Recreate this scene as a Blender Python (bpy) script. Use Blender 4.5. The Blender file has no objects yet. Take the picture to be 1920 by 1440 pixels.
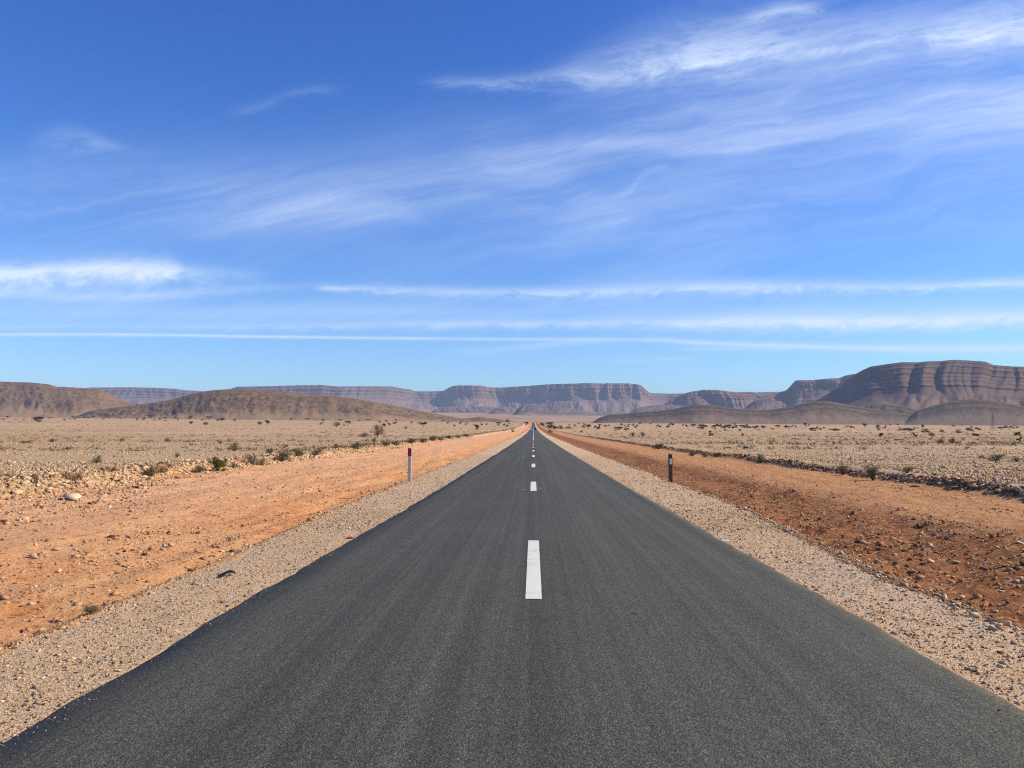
import bpy, bmesh, math, random
import numpy as np
from mathutils import Vector, Matrix

random.seed(7)
rng = np.random.default_rng(7)
scene = bpy.context.scene
COL = scene.collection
R_ = math.radians

# ------------------------------------------------------------------ camera
FPX = 1442.0                      # focal length in pixels of the 1920 px wide photograph
EYE = 1.66
cam_d = bpy.data.cameras.new('camera')
cam_d.sensor_width = 36.0
cam_d.lens = 36.0 * FPX / 1920.0
cam_d.clip_start = 0.1
cam_d.clip_end = 80000
cam = bpy.data.objects.new('camera', cam_d)
COL.objects.link(cam)
cam.location = (0, 0, EYE)
cam.rotation_euler = (R_(90 + 3.06), 0, R_(1.589))
scene.camera = cam
CR = np.array(cam.rotation_euler.to_matrix())

def ray(px, py):
    """direction with y = 1 through photograph pixel(s) (1920 x 1440)"""
    px = np.asarray(px, float); py = np.asarray(py, float)
    v = np.stack([(px - 960) / FPX, -(py - 720) / FPX, -np.ones_like(px)], -1) @ CR.T
    return v[..., 0] / v[..., 1], v[..., 2] / v[..., 1]

# ------------------------------------------------------------------ light
SUN_EL, SUN_AZ = 36.0, 84.0       # azimuth clockwise from +Y (the road's direction)
sd = bpy.data.lights.new('sun', 'SUN')
sd.energy = 5.0
sd.angle = R_(0.53)
sd.color = (1.0, 0.86, 0.57)
sun = bpy.data.objects.new('sun', sd)
COL.objects.link(sun)
sv = Vector((math.cos(R_(SUN_EL)) * math.sin(R_(SUN_AZ)), math.cos(R_(SUN_EL)) * math.cos(R_(SUN_AZ)), math.sin(R_(SUN_EL))))
sun.rotation_euler = sv.to_track_quat('Z', 'Y').to_euler()

scene.view_settings.view_transform = 'Standard'
scene.view_settings.look = 'None'
scene.view_settings.exposure = 0.22
scene.view_settings.gamma = 1.0
scene.cycles.volume_bounces = 0
scene.cycles.max_bounces = 5
scene.cycles.diffuse_bounces = 2
scene.cycles.use_denoising = False
scene.cycles.use_adaptive_sampling = False
scene.cycles.filter_width = 1.15

# ------------------------------------------------------------------ node helpers
class G:
    """small expression builder for shader nodes"""
    def __init__(s, tree):
        s.t = tree
    def new(s, typ, **kw):
        n = s.t.nodes.new(typ)
        for k, v in kw.items():
            setattr(n, k, v)
        return n
    def put(s, sock, v):
        if v is None:
            return
        if hasattr(v, 'links') or isinstance(v, bpy.types.NodeSocket):
            s.t.links.new(v, sock)
        elif isinstance(v, (tuple, list)):
            if sock.type == 'RGBA' and len(v) == 3:
                v = (*v, 1)
            sock.default_value = v
        else:
            sock.default_value = v
    def m(s, op, a, b=None, c=None, clamp=False):
        n = s.new('ShaderNodeMath', operation=op, use_clamp=clamp)
        for i, v in enumerate((a, b, c)):
            s.put(n.inputs[i], v)
        return n.outputs[0]
    def add(s, a, b): return s.m('ADD', a, b)
    def sub(s, a, b): return s.m('SUBTRACT', a, b)
    def mul(s, a, b): return s.m('MULTIPLY', a, b)
    def div(s, a, b): return s.m('DIVIDE', a, b)
    def sm(s, v, a, b, lo=0.0, hi=1.0):
        n = s.new('ShaderNodeMapRange', interpolation_type='SMOOTHSTEP')
        s.put(n.inputs[0], v); s.put(n.inputs[1], a); s.put(n.inputs[2], b); s.put(n.inputs[3], lo); s.put(n.inputs[4], hi)
        return n.outputs[0]
    def xyz(s, v):
        n = s.new('ShaderNodeSeparateXYZ'); s.put(n.inputs[0], v); return n.outputs
    def vec(s, x, y, z=0.0):
        n = s.new('ShaderNodeCombineXYZ')
        for i, v in enumerate((x, y, z)): s.put(n.inputs[i], v)
        return n.outputs[0]
    def scale(s, v, k):
        n = s.new('ShaderNodeVectorMath', operation='MULTIPLY'); s.put(n.inputs[0], v); n.inputs[1].default_value = k
        return n.outputs[0]
    def noise(s, v, sc, det=2.0, rough=0.5, dist=0.0, color=False):
        n = s.new('ShaderNodeTexNoise'); s.put(n.inputs['Vector'], v)
        n.inputs['Scale'].default_value = sc; n.inputs['Detail'].default_value = det
        n.inputs['Roughness'].default_value = rough; n.inputs['Distortion'].default_value = dist
        return n.outputs['Color' if color else 'Fac']
    def vor(s, v, sc, out='Distance', rand=1.0, feature='F1'):
        n = s.new('ShaderNodeTexVoronoi', feature=feature); s.put(n.inputs['Vector'], v)
        n.inputs['Scale'].default_value = sc; n.inputs['Randomness'].default_value = rand
        return n.outputs[out]
    def mix(s, f, a, b, mode='MIX'):
        n = s.new('ShaderNodeMix', data_type='RGBA', blend_type=mode)
        s.put(n.inputs['Factor'], f); s.put(n.inputs['A'], a); s.put(n.inputs['B'], b)
        # Mix node has several A/B sockets; pick the colour ones
        return n.outputs['Result']
    def cmix(s, f, a, b, mode='MIX'):
        n = s.new('ShaderNodeMix', data_type='RGBA', blend_type=mode)
        s.put(n.inputs[0], f); s.put(n.inputs[6], a); s.put(n.inputs[7], b)
        return n.outputs[2]
    def ramp(s, f, stops, interp='LINEAR'):
        n = s.new('ShaderNodeValToRGB'); s.put(n.inputs[0], f)
        cr = n.color_ramp; cr.interpolation = interp
        while len(cr.elements) < len(stops): cr.elements.new(0.5)
        for e, (p, c) in zip(cr.elements, stops):
            e.position = p; e.color = (*c, 1) if len(c) == 3 else c
        return n.outputs[0]
    def curve(s, f, pts):
        """float curve: pts sorted (x in 0..1, y in 0..1)"""
        n = s.new('ShaderNodeFloatCurve'); s.put(n.inputs['Value'], f)
        c = n.mapping.curves[0]
        n.mapping.use_clip = False
        while len(c.points) < len(pts): c.points.new(0.5, 0.5)
        for p, (x, y) in zip(c.points, pts):
            p.location = (x, y); p.handle_type = 'AUTO_CLAMPED'
        n.mapping.update()
        return n.outputs[0]
    def bump(s, h, strength, dist, normal=None):
        n = s.new('ShaderNodeBump'); s.put(n.inputs['Height'], h)
        n.inputs['Strength'].default_value = strength; n.inputs['Distance'].default_value = dist
        if normal is not None: s.put(n.inputs['Normal'], normal)
        return n.outputs[0]

def new_mat(name):
    m = bpy.data.materials.new(name); m.use_nodes = True
    g = G(m.node_tree); g.t.nodes.clear()
    out = g.new('ShaderNodeOutputMaterial')
    p = g.new('ShaderNodeBsdfPrincipled')
    g.t.links.new(p.outputs[0], out.inputs[0])
    p.inputs['Specular IOR Level'].default_value = 0.25
    return m, g, p

def flat_mat(name, col, rough=0.7, spec=0.25, metal=0.0, var=0.12, sc=12.0):
    m, g, p = new_mat(name)
    tc = g.new('ShaderNodeTexCoord').outputs['Object']
    n = g.noise(tc, sc, 4, 0.6)
    c = g.cmix(g.sm(n, 0.3, 0.7), tuple(x * (1 - var) for x in col), tuple(min(1, x * (1 + var)) for x in col))
    g.put(p.inputs['Base Color'], c)
    p.inputs['Roughness'].default_value = rough
    p.inputs['Specular IOR Level'].default_value = spec
    p.inputs['Metallic'].default_value = metal
    return m

# ------------------------------------------------------------------ sky
world = bpy.data.worlds.new('World'); scene.world = world; world.use_nodes = True
def build_sky():
    g = G(world.node_tree); g.t.nodes.clear()
    out = g.new('ShaderNodeOutputWorld'); bg = g.new('ShaderNodeBackground')
    g.t.links.new(bg.outputs[0], out.inputs[0])
    sky = g.new('ShaderNodeTexSky', sky_type='NISHITA')
    sky.sun_disc = False
    sky.sun_elevation = R_(SUN_EL); sky.sun_rotation = R_(SUN_AZ)
    sky.altitude = 900; sky.air_density = 1.0; sky.dust_density = 0.25; sky.ozone_density = 2.5
    bg.inputs[1].default_value = 0.125
    d = g.new('ShaderNodeTexCoord').outputs['Generated']
    x, y, z = g.xyz(d)
    yy = g.m('MAXIMUM', y, 0.03)
    U = g.div(x, yy); V = g.div(z, yy)
    front = g.sm(y, 0.1, 0.35)
    skyc = g.cmix(1.0, sky.outputs[0], g.ramp(g.m('MAXIMUM', z, 0.0), SKY_TINT), 'MULTIPLY')
    # ---- cirrus, laid on the heavens by direction: U = east of the road, V = height
    U0, U1 = -1.0, 1.0
    un = g.div(g.sub(U, U0), U1 - U0)
    UV = g.vec(U, V, 0.0)
    warp = g.noise(UV, 5.0, 3, 0.55, color=True)
    wx, wy, wz = g.xyz(warp)
    st = g.noise(g.vec(g.add(g.mul(U, 3.0), g.mul(wx, 0.7)), g.add(g.mul(V, 30.0), g.add(g.mul(U, -5.0), g.mul(wy, 1.1))), 0.3), 1.0, 8, 0.62)
    st2 = g.noise(g.vec(g.add(g.mul(U, 2.4), g.mul(wy, 0.9)), g.add(g.mul(V, 17.0), g.add(g.mul(U, -3.2), g.mul(wx, 1.3))), 4.7), 1.0, 8, 0.62)
    puff = g.noise(g.vec(g.add(g.mul(U, 17.0), g.mul(wx, 2.0)), g.add(g.mul(V, 46.0), g.mul(U, -6.0)), 1.3), 1.0, 9, 0.68, 0.9)
    heap = g.noise(g.vec(g.mul(U, 26.0), g.mul(V, 48.0), 6.3), 1.0, 8, 0.62, 0.4)
    fil = g.noise(g.vec(g.add(g.mul(U, 8.0), g.mul(V, -10.0)), g.add(g.mul(V, 60.0), g.mul(U, -14.0)), 2.1), 1.0, 5, 0.6)
    wisp = g.noise(g.vec(g.add(g.mul(U, 12.0), g.add(g.mul(V, 9.0), g.mul(wx, 1.6))), g.add(g.mul(V, 34.0), g.add(g.mul(U, -7.0), g.mul(wy, 2.4))), 3.3), 1.0, 10, 0.7, 0.5)
    total = None
    def cur(pts, lo, hi):
        u, _ = ray([p[0] for p in pts], [700] * len(pts))
        q = [((ui - U0) / (U1 - U0), (p[1] - lo) / (hi - lo)) for ui, p in zip(u, pts)]
        q = [(0.0, q[0][1])] + q + [(1.0, q[-1][1])]
        return g.add(g.mul(g.curve(un, q), hi - lo), lo)
    def vline(pts):
        pu, pv = ray([p[0] for p in pts], [p[1] for p in pts])
        lo, hi = min(pv) - 0.01, max(pv) + 0.01
        q = [((a - U0) / (U1 - U0), (b - lo) / (hi - lo)) for a, b in zip(pu, pv)]
        q = [(0.0, q[0][1])] + q + [(1.0, q[-1][1])]
        return g.add(g.mul(g.curve(un, q), hi - lo), lo)
    def band(center, width_up, width_dn, inten, nz, namp, edge=0.0, edge_n=None):
        """soft band of cloud about a centre line; widths in photograph pixels"""
        c = vline(center)
        dv = g.sub(V, c)
        if edge_n is not None:
            dv = g.add(dv, g.mul(g.sub(edge_n, 0.5), edge / FPX))
        wu = g.mul(cur(width_up, 0, 300), 1 / FPX); wd = g.mul(cur(width_dn, 0, 300), 1 / FPX)
        up = g.m('GREATER_THAN', dv, 0.0)
        w = g.add(g.mul(up, wu), g.mul(g.sub(1.0, up), wd))
        e = g.m('POWER', g.m('ABSOLUTE', g.div(dv, w)), 1.6)
        f = g.m('EXPONENT', g.mul(e, -1.0))
        i = g.m('MAXIMUM', cur(inten, -0.5, 1.5), 0.0)
        nn = g.add(1.0 - namp, g.mul(g.sm(nz, 0.3, 0.72), 2 * namp))
        return g.mul(g.mul(f, i), nn)
    def acc(v):
        nonlocal total
        total = v if total is None else g.sub(g.add(total, v), g.mul(total, v))
    # bright wispy streamer across the upper right
    acc(band([(700, 152), (850, 154), (1000, 150), (1100, 138), (1250, 122), (1400, 106), (1500, 97), (1650, 80), (1800, 64), (1920, 52), (2100, 40)],
             [(800, 11), (1000, 16), (1150, 42), (1300, 62), (1450, 60), (1600, 42), (1750, 36), (1920, 48)],
             [(800, 12), (1000, 16), (1200, 28), (1400, 26), (1600, 22), (1800, 26), (1920, 30)],
             [(760, 0.0), (850, 0.16), (950, 0.18), (1060, 0.27), (1200, 0.37), (1400, 0.5), (1550, 0.34), (1700, 0.37), (1920, 0.5)], wisp, 0.75, 60, wisp))
    acc(band([(1000, 165), (1200, 150), (1400, 128), (1600, 104), (1920, 76)], [(1000, 40), (1400, 90), (1920, 80)], [(1000, 40), (1920, 60)],
             [(960, 0.0), (1100, 0.12), (1400, 0.15), (1920, 0.18)], st2, 0.5, 30, wisp))
    acc(band([(1400, 30), (1500, 14), (1600, 20)], [(1400, 14), (1600, 14)], [(1400, 14), (1600, 14)],
             [(1380, 0.0), (1470, 0.3), (1530, 0.25), (1590, 0.0)], puff, 0.6, 50, puff))
    # broad thin veil below it, drawn out in rising streaks
    acc(band([(900, 290), (1100, 262), (1300, 230), (1500, 200), (1700, 190), (1920, 170)],
             [(900, 50), (1200, 110), (1500, 140), (1920, 150)], [(900, 60), (1200, 120), (1500, 150), (1920, 200)],
             [(800, 0.0), (950, 0.15), (1150, 0.23), (1500, 0.27), (1920, 0.3)], st2, 0.55))
    acc(band([(1000, 282), (1150, 272), (1330, 280), (1500, 252), (1700, 215), (1920, 180)],
             [(1000, 16), (1300, 26), (1600, 28), (1920, 30)], [(1000, 10), (1300, 16), (1600, 40), (1920, 60)],
             [(980, 0.0), (1130, 0.14), (1340, 0.22), (1600, 0.18), (1920, 0.27)], st, 0.6, 40, st))
    acc(band([(1100, 378), (1180, 360), (1260, 315)], [(1000, 9), (1300, 9)], [(1000, 9), (1300, 9)],
             [(1080, 0.0), (1180, 0.14), (1240, 0.14), (1275, 0.0)], fil, 0.4))
    # faint sheet over the middle of the sky
    acc(band([(0, 360), (300, 345), (600, 350), (900, 330), (1200, 400), (1500, 380), (1920, 380)],
             [(0, 70), (500, 75), (900, 90), (1920, 60)], [(0, 110), (500, 120), (1000, 150), (1400, 110), (1920, 60)],
             [(0, 0.17), (500, 0.19), (900, 0.21), (1300, 0.2), (1700, 0.12), (1920, 0.1)], st2, 0.5, 110, st2))
    acc(band([(300, 432), (480, 412), (560, 390), (700, 385), (830, 405)], [(300, 18), (560, 32), (800, 20)], [(300, 14), (560, 32), (800, 18)],
             [(280, 0.0), (400, 0.12), (560, 0.2), (700, 0.16), (850, 0.0)], st, 0.5, 30, st))
    acc(band([(420, 205), (520, 185), (640, 165)], [(400, 9), (650, 9)], [(400, 10), (650, 10)],
             [(400, 0.0), (450, 0.05), (600, 0.065), (660, 0.0)], wisp, 0.6, 34, wisp))
    acc(band([(60, 262), (130, 255), (230, 272)], [(60, 18), (230, 10)], [(60, 26), (230, 14)],
             [(20, 0.0), (110, 0.16), (190, 0.13), (250, 0.0)], puff, 0.5, 50, puff))
    # the heaped cloud at the left
    acc(band([(-300, 515), (0, 513), (120, 510), (250, 505), (330, 506), (460, 515)],
             [(0, 16), (140, 20), (280, 20), (340, 14), (460, 12)], [(0, 26), (200, 30), (330, 22), (460, 14)],
             [(-300, 1.0), (0, 1.05), (200, 1.0), (310, 0.85), (350, 0.4), (470, 0.14), (560, 0.0)], heap, 0.3, 44, heap))
    acc(band([(-300, 555), (0, 553), (200, 556), (400, 546), (560, 535), (650, 530)], [(0, 14), (650, 8)], [(0, 12), (650, 10)],
             [(-300, 0.4), (0, 0.42), (300, 0.4), (450, 0.3), (560, 0.12), (680, 0.0)], st, 0.45, 16, puff))
    # two long level bands low in the sky
    acc(band([(590, 538), (640, 540), (800, 545), (1000, 548), (1200, 544), (1400, 540), (1600, 540), (1750, 538), (1920, 532)],
             [(590, 5), (700, 7), (1000, 10), (1300, 15), (1600, 12), (1920, 10)], [(590, 5), (700, 9), (1000, 12), (1400, 14), (1920, 9)],
             [(575, 0.0), (620, 0.45), (800, 0.4), (1100, 0.46), (1400, 0.62), (1700, 0.5), (1920, 0.66)], puff, 0.45, 26, puff))
    acc(band([(-200, 612), (100, 612), (400, 613), (600, 612), (800, 608), (1000, 608), (1200, 606), (1450, 604), (1700, 604), (1920, 596)],
             [(0, 6), (600, 8), (1000, 9), (1500, 17), (1920, 17)], [(0, 7), (600, 8), (1000, 8), (1500, 16), (1920, 14)],
             [(-200, 0.12), (150, 0.22), (600, 0.3), (900, 0.42), (1200, 0.5), (1500, 0.84), (1750, 0.9), (1920, 0.8)], puff, 0.4, 22, puff))
    acc(band([(600, 585), (1200, 580), (1920, 572)], [(0, 26), (1920, 20)], [(0, 26), (1920, 30)],
             [(0, 0.22), (600, 0.22), (1200, 0.16), (1920, 0.14)], st, 0.5))
    # the aircraft trail and the thin bars under it
    acc(band([(-300, 625), (0, 627), (200, 627), (500, 631), (800, 634.5), (1000, 636), (1190, 636.5), (1250, 638)], [(0, 2.6), (1920, 2.4)], [(0, 3.2), (1920, 3)],
             [(-300, 0.72), (0, 0.7), (500, 0.66), (800, 0.58), (1000, 0.46), (1180, 0.4), (1250, 0.0)], puff, 0.12))
    acc(band([(1190, 637), (1300, 642), (1450, 648), (1600, 652), (1750, 654), (1920, 653)], [(1100, 3.5), (1500, 6), (1920, 8)], [(1100, 4), (1500, 6), (1920, 8)],
             [(1170, 0.0), (1230, 0.5), (1500, 0.66), (1920, 0.72)], puff, 0.2))
    acc(band([(820, 660), (1000, 648), (1200, 638)], [(800, 8), (1200, 5)], [(800, 9), (1200, 6)],
             [(790, 0.0), (900, 0.22), (1080, 0.28), (1220, 0.0)], st, 0.4, 10, puff))
    acc(band([(1120, 677), (1300, 673)], [(1100, 4), (1300, 4)], [(1100, 4), (1300, 4)],
             [(1100, 0.0), (1180, 0.2), (1280, 0.2), (1320, 0.0)], st, 0.3))
    acc(band([(1250, 655), (1500, 655)], [(1100, 5), (1500, 5)], [(1100, 5), (1500, 5)],
             [(1220, 0.0), (1330, 0.22), (1450, 0.18), (1520, 0.0)], st, 0.3))
    # fine combed fibres run through all of it
    fib = g.noise(g.vec(g.add(g.mul(U, 5.0), g.mul(wy, 0.6)), g.add(g.mul(V, 70.0), g.add(g.mul(U, -13.0), g.mul(wx, 2.2))), 9.1), 1.0, 9, 0.7, 0.0)
    lim = g.sm(V, 0.19, 0.27)
    total = g.mul(total, g.add(1.0, g.mul(g.mul(g.sub(fib, 0.5), 1.5), g.add(0.3, g.mul(lim, 0.7)))))
    mask = g.mul(g.m('MAXIMUM', g.m('MINIMUM', total, 0.95), 0.0), front)
    g.put(bg.inputs[0], g.cmix(mask, skyc, CLOUD_COL))
SKY_TINT = [(0.0, (.76, 1.01, 1.26)), (0.1, (.60, .90, 1.23)), (0.25, (.35, .72, 1.25)), (0.5, (.235, .59, 1.22)), (1.0, (.22, .56, 1.2))]
CLOUD_COL = (5.5, 6.5, 8.0)
build_sky()

# ------------------------------------------------------------------ numpy noise
_perm = np.random.default_rng(3).permutation(4096)
_ang = np.random.default_rng(4).uniform(0, 2 * np.pi, 4096)
def perlin(x, y):
    x = np.asarray(x, float); y = np.asarray(y, float)
    xi = np.floor(x).astype(np.int64); yi = np.floor(y).astype(np.int64)
    xf = x - xi; yf = y - yi
    u = xf ** 3 * (xf * (xf * 6 - 15) + 10); v = yf ** 3 * (yf * (yf * 6 - 15) + 10)
    def gr(i, j, dx, dy):
        a = _ang[_perm[(i + _perm[j & 4095]) & 4095]]
        return np.cos(a) * dx + np.sin(a) * dy
    n00 = gr(xi, yi, xf, yf); n10 = gr(xi + 1, yi, xf - 1, yf)
    n01 = gr(xi, yi + 1, xf, yf - 1); n11 = gr(xi + 1, yi + 1, xf - 1, yf - 1)
    return ((n00 * (1 - u) + n10 * u) * (1 - v) + (n01 * (1 - u) + n11 * u) * v) * 1.5
def fbm(x, y, o=4, g=0.5):
    a, s, t = 1.0, 0.0, 0.0
    for k in range(o):
        s = s + a * perlin(x * 2 ** k + 17.3 * k, y * 2 ** k - 9.1 * k); t += a; a *= g
    return s / t
def sstep(v, a, b):
    t = np.clip((v - a) / (b - a), 0, 1); return t * t * (3 - 2 * t)
def hermite(x, xp, yp):
    xp = np.asarray(xp, float); yp = np.asarray(yp, float)
    d = np.diff(yp) / np.diff(xp)
    m = np.empty_like(yp); m[0] = d[0]; m[-1] = d[-1]
    for i in range(1, len(xp) - 1):
        m[i] = 0 if d[i - 1] * d[i] <= 0 else 2 * d[i - 1] * d[i] / (d[i - 1] + d[i])
    x = np.clip(x, xp[0], xp[-1])
    k = np.clip(np.searchsorted(xp, x) - 1, 0, len(xp) - 2)
    h = xp[k + 1] - xp[k]; t = (x - xp[k]) / h
    return ((2 * t ** 3 - 3 * t ** 2 + 1) * yp[k] + (t ** 3 - 2 * t ** 2 + t) * h * m[k]
            + (-2 * t ** 3 + 3 * t ** 2) * yp[k + 1] + (t ** 3 - t ** 2) * h * m[k + 1])

# ------------------------------------------------------------------ the lie of the land
_PY = [-60, 0, 7.9, 22.8, 37.7, 52.6, 67.5, 82.4, 97.3, 112, 127, 142, 190, 309, 395, 627, 1068, 1442, 1840, 2000, 2600, 4000, 6000, 9000, 12000, 16000, 30000]
_PZ = [.7, 0, -.09, -.275, -.395, -.51, -.63, -.73, -.82, -.89, -.96, -1.05, -1.3, -1.7, -1.8, -1.85, -.5, 3.6, 7.4, 7.9, 7.0, 24, 60, 130, 215, 330, 500]
def base_z(y): return hermite(y, _PY, _PZ)
XL, XR = -2.94, 3.06
_CX = [-60, -30, -22, -19.5, -18, -16.6, -14, -10, -7.2, -6.2, -5.4, -4.68, -2.96, 0, 3.08, 5.08, 5.8, 6.7, 8.0, 9.6, 11.5, 14.7, 15.6, 17.5, 30, 60]
_CZ = [-.25, -.25, -.14, .08, .08, -.28, -.40, -.50, -.66, -.66, -.46, -.09, -.075, -.08, -.075, -.09, -.54, -.72, -.62, -.38, -.33, -.33, -.02, -.03, -.05, -.05]
def ground_z(x, y, detail=True):
    x = np.asarray(x, float); y = np.asarray(y, float)
    w = 0.55 * perlin(y / 9.0, x * 0 + 2.2) * sstep(np.abs(x), 4.0, 9.0)
    fade = 1 - sstep(y, 1500, 2100)
    xe = x + sstep(x, 3.2, 4.2) * (1 - sstep(x, 6.5, 9)) * 0.72 * (1 - sstep(y, 8, 22)) - sstep(-x, 3.2, 4.1) * (1 - sstep(-x, 6.5, 9)) * 0.38 * (1 - sstep(y, 9, 22))
    z = base_z(y) + hermite(xe + w, _CX, _CZ) * fade
    z = z + 0.0105 * np.maximum(0, -x - 30) * sstep(y, 60, 900)
    z = z - np.minimum(0.0065 * np.maximum(0, x - 30), 9.0) * sstep(y, 100, 700)
    if detail:
        off = sstep(np.abs(x - 0.06), 3.05, 3.5)
        amp = off * (0.25 + 0.75 * sstep(np.abs(x), 4.6, 6.0))
        z = z + amp * (0.10 * fbm(x / 5.0, y / 6.0, 3) + 0.085 * fbm(x / 0.9, y / 1.1, 4, 0.6) * (1 - sstep(y, 60, 160)))
        nearf = 1 - sstep(y, 70, 160)
        ditch = sstep(x, 5.4, 6.6) * (1 - sstep(x, 9.6, 11.0)) * nearf
        z = z + ditch * (0.11 * np.abs(fbm(x / 0.95 + 7, y / 1.3, 4, 0.6)) * 2 - 0.09 + 0.10 * perlin(x / 1.6, y / 4.5))
        lrut = sstep(-x, 5.2, 6.6) * (1 - sstep(-x, 15, 17)) * nearf
        z = z + lrut * (0.05 * perlin(x / 0.55, y / 7.0 + 3) + 0.07 * perlin(x / 1.5 + 4, y / 5.0))
        far = sstep(np.hypot(x, y), 80, 600)
        z = z + far * 0.9 * fbm(x / 140, y / 140, 4) + sstep(y, 2000, 5000) * 7 * fbm(x / 900, y / 900, 4)
    return z
def ground_hit(px, py):
    """point of the ground seen at a photograph pixel"""
    dx, dz = ray(px, py)
    y = np.concatenate([np.linspace(2, 60, 1500), np.geomspace(60, 20000, 6000)])
    h = EYE + dz * y - ground_z(dx * y, y, True)
    k = np.argmax(h < 0)
    if h[k] >= 0: k = len(y) - 1
    if k > 0:
        t = h[k - 1] / (h[k - 1] - h[k] + 1e-9); yy = y[k - 1] + t * (y[k] - y[k - 1])
    else: yy = y[0]
    return float(dx * yy), float(yy), float(ground_z(dx * yy, yy))

# ------------------------------------------------------------------ mesh helpers
def raw_mesh(name, verts, faces=None, quads=None, tris=None, smooth=False):
    me = bpy.data.meshes.new(name)
    if faces is not None:
        me.from_pydata([tuple(v) for v in verts], [], faces)
    else:
        f = quads if quads is not None else tris
        f = np.ascontiguousarray(f, np.int32); n = f.shape[1]
        me.vertices.add(len(verts)); me.vertices.foreach_set('co', np.ascontiguousarray(verts, np.float32).ravel())
        me.loops.add(f.size); me.loops.foreach_set('vertex_index', f.ravel())
        me.polygons.add(len(f)); me.polygons.foreach_set('loop_start', np.arange(0, f.size, n, dtype=np.int32))
        me.update(calc_edges=True)
    if smooth:
        me.polygons.foreach_set('use_smooth', np.ones(len(me.polygons), bool))
    return me
def attr(me, name, vals, typ='FLOAT'):
    a = me.attributes.new(name, 'FLOAT' if typ == 'FLOAT' else 'FLOAT_COLOR', 'POINT')
    if typ == 'FLOAT':
        a.data.foreach_set('value', np.ascontiguousarray(vals, np.float32))
    else:
        v = np.ones((len(vals), 4), np.float32); v[:, :3] = vals
        a.data.foreach_set('color', v.ravel())
def link(name, me, mat=None, parent=None, loc=None, **props):
    o = bpy.data.objects.new(name, me); COL.objects.link(o)
    if mat is not None and me is not None and not me.materials: me.materials.append(mat)
    if parent is not None: o.parent = parent
    if loc is not None: o.location = loc
    for k, v in props.items(): o[k] = v
    return o
def thing(name, label, cat, loc=(0, 0, 0), rz=0.0, group=None):
    o = bpy.data.objects.new(name, None); COL.objects.link(o)
    o.empty_display_size = 0.2
    o.location = loc; o.rotation_euler = (0, 0, rz); o['label'] = label; o['category'] = cat
    if group: o['group'] = group
    return o
def copy_tree(o, parent=None):
    c = o.copy(); COL.objects.link(c)
    if parent is not None: c.parent = parent
    for ch in list(o.children): copy_tree(ch, c)
    return c
def grid_quads(nr, nc):
    i = np.arange((nr - 1) * (nc - 1)); r, c = i // (nc - 1), i % (nc - 1)
    a = r * nc + c
    return np.stack([a, a + 1, a + nc + 1, a + nc], 1)

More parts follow.
